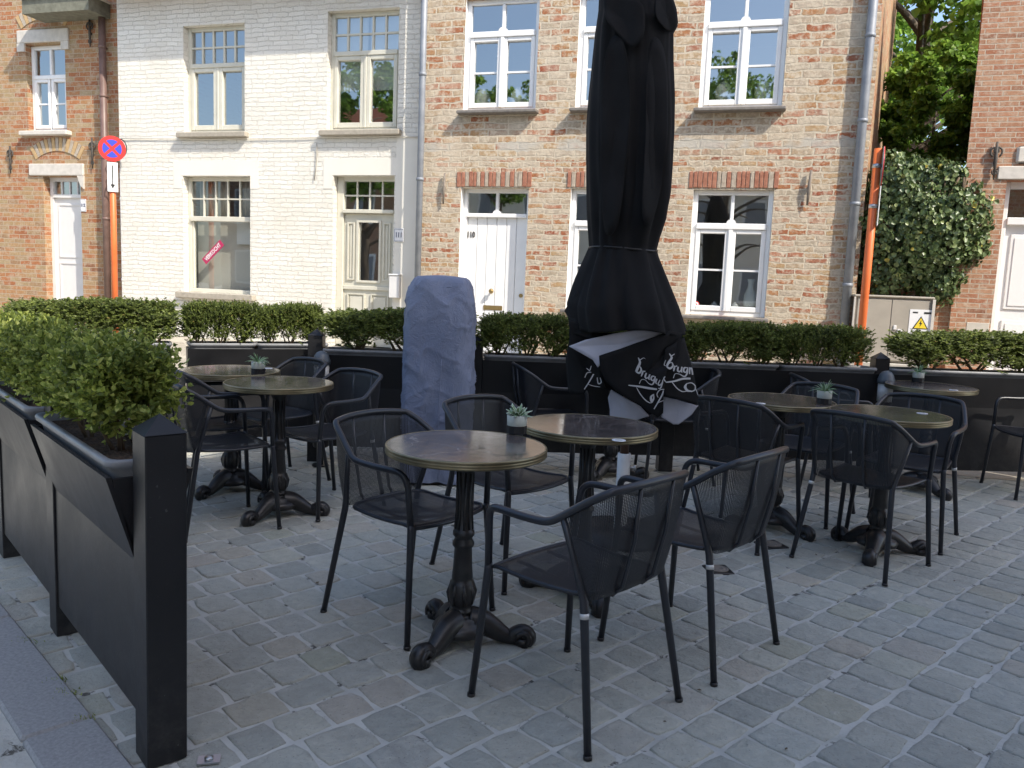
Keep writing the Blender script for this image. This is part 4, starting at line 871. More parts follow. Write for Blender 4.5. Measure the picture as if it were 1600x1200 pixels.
# ------------------------------------------------------------------ covered patio heater
def make_cover():
    t_ = thing('covered_heater', 'patio heater under a wrinkled blue grey cover', 'patio heater', (-1.97, 5.06, 0), rad(16))
    b = MB(); H = 1.385; rows = 90; cols = 120; P = []
    for i in range(rows+1):
        f_ = i/rows; z = .02+f_*(H-.02)
        w = .236 if z < 1.12 else (.236 - .060*((z - 1.12)/(H - 1.12))**1.8)
        if z > H-.05: w *= math.sqrt(max(.0, 1-((z-(H-.05))/.05)**2))*.14+.86
        d = w*.82; row = []
        for j in range(cols):
            a = 2*PI*j/cols; ca, sa = math.cos(a), math.sin(a); q = (abs(ca)**3.2+abs(sa)**3.2)**(-1/3.2)
            x, y = ca*q*w, sa*q*d
            n1 = noise.noise(Vector((x*7, y*7, z*1.4)))*.014+noise.noise(Vector((x*16, y*16, z*1.6)))*.006
            r1 = 1-abs(noise.noise(Vector((x*6+3+z*2.5, y*6, z*3.2)))); r2 = 1-abs(noise.noise(Vector((x*7-z*4, y*7+9, z*4.5)))); n2 = .012*(max(0, r1 - .90)/.10)**2 + .008*(max(0, r2 - .92)/.08)**2 + .010*math.sin(a*5 + 2*noise.noise(Vector((z*2, 1, 0))))*max(0, .9 - z)
            tw = .006*math.sin(a*6+z*9+3*noise.noise(Vector((z*4, 0, 0))))
            k = 1+(n1+n2+tw)/w; row.append((x*k, y*k, z+(.012*noise.noise(Vector((a*3, 9, 0))) if i == 0 else 0)))
        P.append(row)
    for (sc, dz) in ((.55, .006), (.2, .010), (.0, .011)):
        P.append([(p[0]*sc/1, p[1]*sc, H+dz) for p in P[rows]] if sc else [(0, 0, H+dz)]*cols)
    b.grid(P, closed=True); b.build('cover', M['cover'], t_)
    b = MB(); pts = []
    for j in range(61): a = 2*PI*j/60; ca, sa = math.cos(a), math.sin(a); q = (abs(ca)**3.2+abs(sa)**3.2)**(-1/3.2); pts.append((ca*q*.190, sa*q*.156, H-.066))
    b.tube(pts, .0035, 5); b.build('top_seam', M['cover'], t_)
    b = MB(); b.tube([(.03+.004*math.sin(z*9), -.205-.006*math.sin(z*5+1), z) for z in [.05+.05*i for i in range(17)]], .003, 5); b.build('seam', M['cover'], t_)
    b = MB(); b.lathe([(.17, 0), (.17, .09), (.15, .10)], 24); b.build('base', M['castiron'], t_)
make_cover()

# ------------------------------------------------------------------ closed umbrella
M['clampred'] = M['steel']
def make_umbrella():
    # local frame: x right as seen from the terrace entrance, y away, z up
    ox, oy = -.585, 4.33
    t_ = thing('closed_umbrella', 'large closed black umbrella with pale lining and white lettering', 'umbrella', (ox, oy, 0), -YAW-.02)
    t_.rotation_euler.z = rad(12)
    b = MB(); b.lathe([(.30, 0), (.30, .02), (.05, .03)], 24); b.build('base_plate', M['castiron'], t_)
    b = MB(); b.lathe([(.035, .03), (.036, .045), (.036, .46), (.033, .462), (.033, .40)], 20); sl = b.build('base_sleeve', M['white_metal'], t_)
    b = MB(); b.tube([(.03, -.01, .385), (.06, -.02, .385)], .006, 8); b.tube([(.058, -.02, .37), (.062, -.022, .40)], .009, 8); b.build('clamp_screw', M['steel'], sl)
    b = MB(); b.tube([(0, 0, .42), (0, 0, 3.4)], .024, 16); b.build('pole', M['wood_pole'], t_)
    return t_
umb = make_umbrella()
UMB_D = 4.35
def ul(px, py, dy=0.0):
    """photo pixel -> local point of the umbrella (plane through the pole facing the viewer, dy metres behind it)"""
    Mi = umb.matrix_basis.inverted(); o = Mi @ Vector((0, 0, CAMH)); d = (Mi.to_3x3() @ (_F*FPX+_R2*(px-800)-_U2*(py-600)))
    return o+d*((dy-o.y)/d.y)
# silhouette of the cloth: (photo row, left, right)
SIL = [(-150, 972, 1008), (-110, 962, 1022), (-70, 948, 1036), (-30, 940, 1046), (0, 937, 1049), (20, 936, 1055), (40, 933, 1057), (52, 931, 1050), (100, 926, 1050), (150, 921, 1052), (200, 918, 1052), (250, 917, 1050), (300, 918, 1047), (340, 919, 1040), (370, 921, 1030), (388, 922, 1025), (400, 917, 1028), (420, 909, 1036), (440, 901, 1044), (460, 894, 1052), (480, 888, 1060), (500, 889, 1066), (515, 892, 1070)]
def canopy():
    b = MB(); P = []; cols = 144; prev = None; S2 = []
    for k in range(len(SIL)-1):
        for j in range(4): f_ = j/4; S2.append(tuple(SIL[k][i]*(1-f_)+SIL[k+1][i]*f_ for i in range(3)))
    S2.append(SIL[-1])
    for (py, l_, r_) in S2:
        a_, c_ = ul(l_, py), ul(r_, py); cx, w, z = (a_.x+c_.x)/2, (c_.x-a_.x)/2, (a_.z+c_.z)/2; row = []
        flare = max(0, min(1, (py-388)/120)); pinch = math.exp(-((py-390)/22)**2)
        for j in range(cols):
            a = 2*PI*j/cols; amp = .10+.10*flare
            ph = a*4+.8*math.sin(z*1.7)+.5*math.sin(a*2+z)
            fold = amp*(abs(math.sin(ph))**.7-.6)*(1-.75*pinch)+.035*math.sin(a*15+z*3+2*math.sin(a*3))*(1)+.05*noise.noise(Vector((math.cos(a)*2.5, math.sin(a)*2.5, z*2.8)))*1.6
            fold *= (1-.75*abs(math.cos(a))**6)     # the outline itself follows the silhouette
            rr_ = w*(1+fold); dd = .86
            row.append((cx+rr_*math.cos(a), rr_*dd*math.sin(a), z+.012*math.sin(a*4+1)*flare))
        P.append(row)
    b.grid(P, closed=True); o = b.build('canopy', [M['umbrella']], umb); solidify(o, .004, -1)
    # strap
    a_, c_ = ul(921, 388), ul(1026, 388); cx, w, z = (a_.x+c_.x)/2, (c_.x-a_.x)/2, a_.z
    s_ = MB(); s_.tube([(cx+(w+.003)*math.cos(2*PI*k/48), (w*.88+.003)*math.sin(2*PI*k/48), z+.006*math.sin(4*PI*k/48)) for k in range(49)], .006, 6); s_.build('strap', M['castiron'], umb)
canopy()
def flap(name, poly, mt, parent=umb, th=.004, ripple=.012, seed=0, dy=None):
    soft = name.endswith('fold') and not name.startswith('lining')
    """cloth flap given by an outline (px, py, depth) and filled by a fan grid, slightly rippled, with real thickness"""
    pts = [ul(p[0], p[1], p[2]) for p in poly]; n_ = len(pts); c = sum(pts, Vector())/n_; b = MB(); K = 7; P = []
    # subdivide outline
    out = []
    for i in range(n_):
        pa, pb, pc, pd = pts[i-1], pts[i], pts[(i+1) % n_], pts[(i+2) % n_]
        for j in range(6):
            t = j/6; out.append(.5*((2*pb)+(pc-pa)*t+(2*pa-5*pb+4*pc-pd)*t*t+(3*pb-pa-3*pc+pd)*t**3) if soft else pb.lerp(pc, t))
    for k in range(K+1):
        f_ = k/K; row = []
        for q in out:
            v = c.lerp(q, f_); v = Vector(v); v.y += ripple*noise.noise(Vector((v.x*9+seed, v.z*5, seed)))*1.5+ripple*.8*math.sin(v.x*38+v.z*6+seed); row.append(v)
        P.append(row)
    b.grid(P, closed=True); o = b.build(name, M[mt], parent); solidify(o, th, 0); return o
# pale lining showing between the folded skirts
flap('lining_fold', [(889, 541, -.19), (915, 531, -.20), (960, 521, -.20), (1000, 515, -.19), (1022, 516, -.185), (1046, 515, -.17), (1044, 522, -.17), (1005, 540, -.19), (960, 556, -.20), (936, 562, -.205), (934, 574, -.20), (926, 562, -.20)], 'lining', seed=2, ripple=.004)
flap('skirt_front', [(936, 556, -.225), (1000, 534, -.22), (1047, 517, -.20), (1066, 520, -.13), (1060, 560, -.17), (1042, 580, -.22), (1037, 610, -.23), (1036, 645, -.225), (1028, 652, -.22), (1010, 641, -.22), (984, 625, -.22), (962, 610, -.225), (946, 596, -.225), (938, 578, -.225)], 'umbrella', seed=1, ripple=.008)
flap('skirt_right', [(1040, 545, -.20), (1069, 527, -.13), (1078, 560, -.10), (1091, 618, -.10), (1089, 634, -.11), (1062, 625, -.15), (1038, 620, -.20), (1034, 590, -.205)], 'umbrella', seed=3, ripple=.008)
flap('skirt_left', [(889, 500, -.12), (936, 520, -.16), (940, 590, -.15), (946, 606, -.14), (920, 606, -.10), (912, 616, -.08), (900, 616, -.05), (888, 612, -.02), (884, 560, -.04), (890, 530, -.10)], 'umbrella', seed=4, ripple=.01)
flap('skirt_back', [(930, 520, -.02), (1060, 520, -.02), (1070, 590, .0), (1040, 640, .02), (1015, 648, .02), (985, 630, .03), (955, 610, .03), (925, 600, .02)], 'umbrella', seed=5)
flap('skirt_tip', [(882, 486, -.03), (900, 455, -.10), (925, 470, -.16), (925, 530, -.17), (893, 520, -.12), (890, 500, -.08)], 'umbrella', seed=6, ripple=.004)
flap('lining_hang', [(955, 609, -.10), (950, 622, -.10), (953, 640, -.10), (953, 656, -.09), (962, 658, -.09), (982, 661, -.08), (1014, 650, -.08), (1000, 634, -.09), (975, 621, -.10)], 'lining', seed=7, ripple=.006)
flap('lining_right', [(1038, 618, -.12), (1062, 626, -.10), (1091, 634, -.07), (1080, 648, -.07), (1060, 663, -.08), (1052, 663, -.08), (1034, 652, -.11)], 'lining_dark', seed=8, ripple=.004) if 0 else flap('lining_right', [(1038, 618, -.12), (1062, 626, -.10), (1091, 634, -.07), (1080, 648, -.07), (1060, 663, -.08), (1052, 663, -.08), (1034, 652, -.11)], 'lining', seed=8, ripple=.004)
flap('top_fold', [(1030, -20, -.14), (1050, 2, -.12), (1057, 36, -.10), (1049, 50, -.11), (1036, 42, -.16), (1024, 20, -.18)], 'umbrella', seed=9, ripple=.006)
flap('top_fold', [(948, -10, -.17), (975, -5, -.20), (1004, 8, -.215), (1006, 52, -.215), (990, 74, -.22), (972, 58, -.22), (950, 34, -.20), (944, 12, -.17)], 'umbrella', seed=10, ripple=.010)
flap('long_fold', [(955, 60, -.19), (975, 70, -.215), (985, 150, -.225), (978, 260, -.23), (965, 350, -.215), (945, 360, -.19), (938, 250, -.20), (940, 130, -.19)], 'umbrella', seed=12, ripple=.010)
flap('long_fold', [(1020, 60, -.17), (1040, 90, -.15), (1043, 200, -.15), (1032, 300, -.17), (1015, 350, -.19), (1003, 330, -.21), (1008, 220, -.21), (1010, 120, -.20)], 'umbrella', seed=13, ripple=.012)
# the printed lettering: pen strokes with changing width
def strokes(name, S_, dyf, parent=umb):
    b = MB()
    for st in S_:
        P_ = [Vector((x, y, 0)) for x, y, w in st]; n_ = len(st)
        P2 = smoothpath(P_, 5); Wd = []
        for i in range(n_-1):
            for j in range(5): Wd.append(st[i][2]*(1-j/5)+st[i+1][2]*j/5)
        Wd.append(st[-1][2]); L_ = []; R_ = []
        for i, p in enumerate(P2):
            t_ = (P2[min(i+1, len(P2)-1)]-P2[max(0, i-1)]).normalized(); nn = Vector((-t_.y, t_.x, 0)); a_ = p+nn*Wd[i]*.34; c_ = p-nn*Wd[i]*.34
            L_.append(ul(a_.x, a_.y, dyf(a_.x))); R_.append(ul(c_.x, c_.y, dyf(c_.x)))
        b.grid([L_, R_], smooth=False)
    o = b.build(name, M['logo'], parent); solidify(o, .0015, 0); return o
def z6(L): return [[(900+x/5.4545, 480+y/5.4545, w) for x, y, w in s] for s in L]
word1 = [[(530, 430, 1.5), (545, 470, 5), (525, 520, 6), (512, 550, 5)], [(545, 450, 2), (575, 432, 1.2), (590, 440, .8)], [(512, 550, 3), (540, 560, 4.5), (556, 535, 4), (545, 508, 2), (522, 520, 1.2)],
         [(572, 540, 2), (565, 565, 4), (556, 590, 2)], [(570, 552, 1), (590, 545, 3.2)], [(600, 560, 3), (590, 590, 4), (600, 606, 3), (622, 592, 1.5)], [(630, 572, 3), (620, 605, 3.8), (628, 618, 1.5)],
         [(668, 590, 2), (648, 590, 3.5), (640, 612, 3.5), (655, 625, 2.5), (672, 605, 2)], [(675, 590, 2.5), (668, 630, 3.8), (650, 658, 3), (620, 650, 1.5), (590, 620, 1.2), (558, 618, 1.2), (540, 652, 1.5)], [(690, 610, 3), (680, 640, 3.2), (690, 655, 1)],
         [(447, 665, 2), (540, 676, 4), (620, 690, 5), (690, 700, 3.5)], [(515, 682, 1), (548, 740, 2), (590, 790, 2.2), (630, 815, 1.8), (655, 808, 1.2)], [(665, 740, 1), (640, 765, 5), (645, 800, 6), (662, 780, 3), (662, 745, 1.5)],
         [(716, 620, 1.5), (700, 655, 3), (716, 665, 3), (735, 640, 1.5)], [(740, 618, 1.5), (735, 650, 3.2), (720, 690, 2.5), (700, 690, 1)], [(760, 590, 2), (748, 612, 3), (765, 635, 2)], [(700, 770, 1.2), (690, 740, 2), (715, 705, 2), (752, 700, 1.5)], [(665, 868, 2), (705, 800, 3), (735, 745, 3.5), (745, 710, 2)], [(690, 820, 1), (720, 805, 1.6), (750, 795, 1)]]
word2 = [[(795, 395, 1.5), (815, 430, 4.5), (790, 470, 5), (772, 505, 4)], [(815, 415, 2), (840, 398, 1.2)], [(772, 505, 3), (800, 522, 4.5), (826, 500, 3.5), (815, 470, 2), (795, 480, 1.2)], [(765, 450, 1.2), (752, 490, 2), (765, 500, 1)],
         [(842, 498, 2), (836, 525, 3.8), (832, 545, 2)], [(840, 510, 1), (862, 500, 3)], [(872, 508, 3), (866, 538, 3.8), (880, 550, 3), (895, 535, 1.5)], [(903, 508, 3), (898, 545, 3.6), (906, 555, 1.5)],
         [(945, 515, 2), (922, 518, 3.5), (918, 545, 3.5), (935, 555, 2.5), (948, 530, 2)], [(952, 512, 2.5), (948, 560, 3.5), (925, 590, 2.8), (880, 570, 1.3), (845, 568, 1.2), (830, 605, 1.4)], [(970, 512, 3), (968, 570, 2.5)], [(975, 530, 1.2), (985, 520, 3), (994, 576, 3)],
         [(765, 640, 2.5), (840, 630, 3.5), (910, 610, 4.5), (975, 608, 4)], [(820, 640, 1.5), (860, 690, 2), (905, 718, 2.2), (945, 715, 1.3)], [(945, 650, 1), (930, 680, 6), (950, 710, 5), (985, 715, 2)], [(945, 650, 1.5), (985, 645, 2), (1015, 670, 2.5), (1012, 705, 2.5), (980, 720, 2)], [(1015, 690, 2), (1028, 715, 1.5), (1040, 750, 1)]]
strokes('lettering', z6(word1), lambda x: -.250)
strokes('lettering', z6(word2), lambda x: -.246+.0018*max(0, x-1042))
word3 = [[(70, 700, 2), (110, 640, 2.5), (150, 570, 3)], [(100, 655, 1), (150, 672, 1.5), (205, 680, 1)], [(180, 600, 2), (190, 650, 2.5), (215, 640, 2.5), (205, 600, 1.5)], [(75, 600, 1.5), (95, 560, 2), (130, 555, 1.5)], [(90, 520, 1.5), (120, 545, 2)], [(130, 500, 1.5), (120, 535, 2)]]
strokes('lettering', z6(word3), lambda x: -.19)

# ------------------------------------------------------------------ chairs
def make_chair(label):
    t_ = thing('cafe_armchair', label, 'chair', (0, 0, 0), 0, 'black metal mesh armchairs at the cafe tables')
    R_ = .0125; ch = M['chairmetal']
    def rail_half(s): return [(s*.228, .208, .60), (s*.234, .200, .632), (s*.240, .182, .650), (s*.246, .150, .657), (s*.252, .05, .658), (s*.254, -.03, .662), (s*.252, -.065, .669), (s*.246, -.095, .685), (s*.224, -.175, .742), (s*.210, -.216, .767), (s*.200, -.232, .777), (s*.182, -.243, .783), (s*.10, -.262, .792)]
    path = rail_half(-1)+[(0, -.270, .795)]+rail_half(1)[::-1]
    b = MB(); b.tube([(-.216, .216, .44)]+[Vector(p) for p in smoothpath(path, 4)]+[(.216, .216, .44)], R_, 10); b.build('arm_rail', ch, t_)
    for s in (-1, 1):
        b = MB(); b.tube([(s*.247, .243, 0), (s*.216, .216, .44), (s*.2165, .2155, .46)], [.0115, .0135, .013], 10); l_ = b.build('leg', ch, t_)
        b = MB(); b.tube([(s*.2475, .2435, 0), (s*.2465, .2425, .012)], .0135, 10); b.build('foot_cap', M['castiron'], l_)
    for s in (-1, 1):
        b = MB(); b.tube([(s*.243, -.243, 0), (s*.202, -.168, .44), (s*.205, -.160, .475), (s*.224, -.135, .58), (s*.242, -.105, .690)], [.0115, .0135, .0125, .011, .010], 10); l_ = b.build('leg', ch, t_)
        b = MB(); b.tube([(s*.2435, -.2435, 0), (s*.2425, -.2415, .012)], .0135, 10); b.build('foot_cap', M['castiron'], l_)
        if s < 0: b = MB(); b.tube([(s*.2065, -.1765, .392), (s*.205, -.174, .408)], .0142, 10); b.build('label_band', M['band'], l_)
    # seat surface
    def outline(f_):   # f_ 0..1 from front to back : half width
        return .212-.022*f_-.03*max(0, (f_-.88)/.12)**2-.02*max(0, (.06-f_)/.06)**2
    nI, nJ = 18, 20; P = []; uv = []
    for i in range(nI+1):
        f_ = i/nI; row = []
        for j in range(nJ+1):
            u = -1+2*j/nJ; hw = outline(f_); x = u*hw; y = .235-f_*.425-(.022*u*u if f_ < .5 else 0)*(1-f_*2)+(.035*u*u)*max(0, f_-.5)*2
            z = .452-.022*math.sin(min(1, f_*1.1)*PI)*(1-u*u*.6)-(.016*max(0, (.1-f_)/.1)**2)+.004*u*u-.006*f_
            row.append((x, y, z)); uv.append((x, y))
        P.append(row)
    b = MB(); b.grid(P); o = b.build('seat', M['mesh_seat'], t_, uv); solidify(o, .003)
    rim = [Vector(P[0][j]) for j in range(nJ+1)]+[Vector(P[i][nJ]) for i in range(1, nI+1)]+[Vector(P[nI][j]) for j in range(nJ-1, -1, -1)]+[Vector(P[i][0]) for i in range(nI-1, -1, -1)]
    b = MB(); b.tube(rim, .0078, 6, cap=False); b.build('seat_rim', ch, t_)
    # back mesh, lofted between the rail and the rear edge of the seat
    top = smoothpath([(-.242, -.105, .690), (-.224, -.175, .742), (-.205, -.225, .772), (-.182, -.243, .783), (-.10, -.262, .790), (0, -.270, .793), (.10, -.262, .790), (.182, -.243, .783), (.205, -.225, .772), (.224, -.175, .742), (.242, -.105, .690)], 4)
    bot = smoothpath([(-.203, -.160, .468), (-.200, -.172, .455), (-.190, -.182, .446), (-.150, -.188, .442), (-.08, -.192, .440), (0, -.194, .440), (.08, -.192, .440), (.150, -.188, .442), (.190, -.182, .446), (.200, -.172, .455), (.203, -.160, .468)], 4)
    n_ = len(top); P = []; uv = []; K = 10; acc = [0]
    for i in range(1, n_): acc.append(acc[-1]+(top[i]-top[i-1]).length)
    for k in range(K+1):
        f_ = k/K
        row = []
        for i in range(n_):
            v = top[i].lerp(bot[i], f_); bow = math.sin(f_*PI)*.02; c_ = Vector((v.x, v.y, 0)); c_ = c_.normalized() if c_.length > .01 else Vector((0, -1, 0)); v = v-Vector((0, -1, 0))*(-bow)*.6 if 0 else v+Vector((c_.x*bow*.3, -bow*.5, 0)); row.append(v); uv.append((acc[i], f_*.34))
        P.append(row)
    b = MB(); b.grid(P); o = b.build('backrest', M['mesh_back'], t_, uv); solidify(o, .0015)
    for s in (-1, 1):
        b = MB(); b.tube([(s*.085, -.264, .785), (s*.082, -.250, .62), (s*.080, -.215, .47), (s*.078, -.18, .433), (s*.076, .0, .418), (s*.076, .215, .432)], .0065, 8); b.build('brace', ch, t_)
    return t_
CH = [((-1.245, 2.935), -22, 'black mesh armchair left of the front table with its back to the planters'),
      ((-1.035, 3.585), -27, 'black mesh armchair behind the front table, with the potted plant before its back'),
      ((-.449, 2.484), 152.5, 'foremost empty mesh armchair, its back towards the camera'),
      ((-.120, 3.065), 153, 'mesh armchair directly right of and behind the foremost one'),
      ((-2.665, 3.635), 53, 'mesh armchair beside the big front post, facing the left tables'),
      ((-2.33, 4.20), -114, 'mesh armchair between the left tables and the covered heater'),
      ((-2.93, 4.62), -117, 'mesh armchair at the far left table next to the gap post'),
      ((-3.03, 4.10), 55, 'mostly hidden mesh armchair beyond the one beside the big post'),
      ((-1.30, 5.54), 26, 'mesh armchair in front of the rear planters, just left of the umbrella'),
      ((-.43, 5.88), 196, 'mesh armchair behind the umbrella skirt on its right side'),
      ((.655, 4.375), 57, 'mesh armchair with its back to the camera in front of the right hand table'),
      ((.045, 4.59), 62, 'mesh armchair right of the umbrella with its back to the camera'),
      ((.96, 4.99), -112, 'mesh armchair behind the right hand table, facing the camera'),
      ((.42, 5.25), -115, 'mesh armchair behind the potted plant of the right tables, facing the camera'),
      ((.62, 6.05), 12, 'mesh armchair at the back right table, near the ash bin'),
      ((2.09, 6.53), 191, 'mesh armchair at the far right edge in front of the hedge')]
proto = None
for i, ((x, y), ang, lab) in enumerate(CH):
    if proto is None: proto = make_chair(lab); o = proto
    else: o = copy_tree(proto); o['label'] = lab
    o.location = (x, y, 0); o.rotation_euler = (0, 0, rad(ang-90))

# ------------------------------------------------------------------ tables
def make_table(label):
    t_ = thing('bistro_table', label, 'table', (0, 0, 0), 0, 'round bistro tables with cast iron bases'); TR = .2965; TH = .76
    b = MB(); b.lathe([(.001, TH-.006), (TR-.006, TH-.006), (TR-.006, TH), (.001, TH)][::1], 96, cap=False, smooth=False); top = b.build('tabletop', M['marble'], t_)
    b = MB(); pr = [(TR-.012, TH-.03), (TR-.004, TH-.031), (TR, TH-.028), (TR+.0015, TH-.024), (TR-.002, TH-.021), (TR+.001, TH-.018), (TR+.001, TH-.014), (TR-.002, TH-.011), (TR+.0015, TH-.008), (TR+.001, TH-.002), (TR-.002, TH+.001), (TR-.006, TH+.0008), (TR-.007, TH-.003)]
    b.lathe(pr, 96, cap=False); b.build('brass_edge', M['brass_edge'], t_)
    b = MB(); b.lathe([(.001, TH-.03), (TR-.012, TH-.03), (TR-.012, TH-.007)], 48, cap=False); b.build('underside', M['blackpaint'], t_)
    b = MB(); b.lathe([(.001, .728), (.11, .728), (.11, .718), (.05, .70), (.032, .66), (.030, .50), (.034, .44), (.040, .435), (.041, .42), (.034, .412), (.033, .405), (.041, .39), (.041, .38), (.033, .37), (.036, .30), (.040, .255), (.038, .245), (.045, .24), (.050, .215), (.052, .185), (.046, .155), (.036, .14), (.044, .134), (.046, .125), (.038, .118), (.052, .112), (.070, .104), (.074, .092), (.092, .084), (.108, .064), (.100, .046), (.03, .035)], 36, cap=False); b.build('column', M['castiron'], t_)
    # fluting of the column
    b = MB()
    for k in range(10): a = 2*PI*k/10; b.tube([(math.cos(a)*.0305, math.sin(a)*.0305, .66), (math.cos(a)*.0300, math.sin(a)*.0300, .50), (math.cos(a)*.034, math.sin(a)*.034, .445)], .005, 6)
    b.build('fluting', M['castiron'], t_); b = MB()
    for k in range(8): a = 2*PI*k/8; b.tube([(math.cos(a)*.043, math.sin(a)*.043, .235), (math.cos(a)*.051, math.sin(a)*.051, .20), (math.cos(a)*.046, math.sin(a)*.046, .158)], [.004, .009, .004], 6)
    b.build('leaf_ornament', M['castiron'], t_)
    for k in range(3):
        a = 2*PI*k/3; c_, s_ = math.cos(a), math.sin(a)
        def P(r, z, w=0): r = r*.91; return (c_*r-s_*w, s_*r+c_*w, z)
        b = MB(); pth = smoothpath([P(.04, .085), P(.085, .082), (P(.13, .062)), P(.17, .040), P(.205, .028), P(.235, .028)], 4)
        rs = [.056 - .030*min(1, i/(len(pth)*.75)) for i in range(len(pth))]; b.tube(pth, rs, 10, flat=1)
        for s in (-1, 1):
            e = smoothpath([P(.05, .10, s*.02), P(.10, .092, s*.024), P(.15, .066, s*.019), P(.20, .045, s*.012)], 4); b.tube(e, .006, 6)
            for q in range(7): tt = .06+q*.022; b.tube([P(tt, .105-q*.010, s*.0), P(tt+.012, .098-q*.010, s*.022)], .005, 5)
        # scroll foot
        b.tube(smoothpath([P(.215, .030), P(.235, .045), P(.262, .052), P(.283, .036), P(.278, .014), P(.258, .010), P(.250, .026)], 4), .030, 8)
        for w in (-.024, 0, .024): b.tube(smoothpath([P(.235, .04, w), P(.262, .054, w), P(.287, .036, w), P(.282, .010, w)], 3), .012, 6)
        b.tube([P(.262, .0, 0), P(.262, .03, 0)], .032, 12); b.build('claw_foot', M['castiron'], t_)
    return t_
TB = [((-.952, 2.748), 'round dark marble table with brass edge in the foreground', 255), ((-.62, 3.403), 'round marble table behind and right of the front one, near the umbrella pole', 180),
      ((-2.472, 3.91), 'left hand round table with the succulent at its back edge', 262), ((-3.03, 4.25), 'farthest left round table beside the hedge', 262),
      ((.762, 4.577), 'right hand round table behind the chair with its back to the camera', 255), ((.23, 4.81), 'round table right of the umbrella with a potted plant on its right edge', 322),
      ((1.29, 6.24), 'back right round table by the hedge and ash bin', 300), ((-.87, 5.70), 'round table hidden behind the umbrella skirt', 250)]
proto = None; tabs = []
for i, ((x, y), lab, rz) in enumerate(TB):
    if proto is None: proto = make_table(lab); o = proto
    else: o = copy_tree(proto); o['label'] = lab
    o.location = (x, y, 0); o.rotation_euler = (0, 0, rad(rz)); tabs.append(o)

# potted succulents
def make_pot(label, src=None, spiky=0, seed=1):
    t_ = thing('potted_succulent', label, 'plant', (0, 0, 0), 0, 'small potted succulents on the tables')
    b = MB(); b.lathe([(.034, .0), (.041, .002), (.042, .032), (.038, .034)], 12, smooth=False); b.build('black_holder', M['blackpaint'], t_)
    b = MB(); b.lathe([(.034, .026), (.0395, .034), (.0405, .074), (.038, .075), (.037, .066), (.001, .064)], 24, cap=False); b.build('pot', M['ceramic'], t_)
    rr_ = random.Random(seed); b = MB(); b2 = MB(); N_ = 26 if not spiky else 34
    for k in range(N_):
        a = k*2.399+rr_.uniform(-.2, .2); el = (.25+1.15*(1-k/N_)) if not spiky else rr_.uniform(.2, 1.45); el = PI/2-el*.95 if 0 else el
        L = rr_.uniform(.040, .062) if not spiky else rr_.uniform(.05, .085); w = .0085 if not spiky else .0035
        d = Vector((math.cos(a)*math.sin(el), math.sin(a)*math.sin(el), math.cos(el))); s_ = Vector((-math.sin(a), math.cos(a), 0)); up = d.cross(s_)*-1; o_ = Vector((math.cos(a)*.008, math.sin(a)*.008, .068))
        def ctr(t): return o_+d*L*t+Vector((0, 0, -1))*(L*.35*t*t if spiky else L*.08*t*t)*math.sin(el)+up*(-.2*L*t*(1-t))
        rowL = []; rowM = []; rowR = []
        for j in range(7):
            t = j/6; ww = w*(.75+.6*t-1.35*t**3)*(1 if t < 1 else .05); c = ctr(t); rowL.append(c+s_*ww+up*ww*.35); rowM.append(c-up*ww*.35); rowR.append(c-s_*ww+up*ww*.35)
        b.grid([rowL, rowM, rowR], smooth=True)
        if not spiky:
            for rw in (rowL, rowR): b2.tube(rw, .0011, 4)
    o = b.build('leaf_rosette', M['aloe'], t_); solidify(o, .0015)
    if not spiky: b2.build('pale_leaf_margin', M['palegreen'], t_)
    return t_
M['palegreen'] = mat('pale_leaf_edge', (.62, .70, .58), .5)
def on_table(px, py, z=.7605):
    d = _F*FPX+_R2*(px-800)-_U2*(py-600); return Vector((0, 0, CAMH))+d*((z-CAMH)/d.z)
for (px, py, lab, sp, sd_) in ((807, 677, 'striped succulent in a pale and black pot on the front table', 0, 1), (403.5, 584, 'spidery succulent in a pot on the left hand table', 1, 2), (1287, 631, 'spiky succulent in a pot on the right edge of the table right of the umbrella', 1, 3), (1434, 597, 'small spiky succulent in a pot on the back right table', 1, 4)):
    p = on_table(px, py); o = make_pot(lab, None, sp, sd_); o.location = p
for (px, py, lab) in ((967, 688, 'white oval table disc on the table near the umbrella'), (1188, 630.5, 'white table disc on the table right of the umbrella'), (1441, 646, 'white table disc on the right hand table'), (1490, 609.5, 'white table disc on the back right table'), (419, 575.5, 'white table disc on the farthest left table')):
    p = on_table(px, py); b = MB(); b.lathe([(.001, 0), (.028, 0), (.0275, .0015), (.001, .0015)], 28, cap=False, mi=0); b.lathe([(.001, .0017), (.015, .0017), (.015, .0019), (.001, .0019)], 20, cap=False, mi=1)
    o = b.build('table_disc', [M['paper'], M['ceramic']]); o.location = p; tag(o, lab, 'table disc', 'white number discs on the tables')

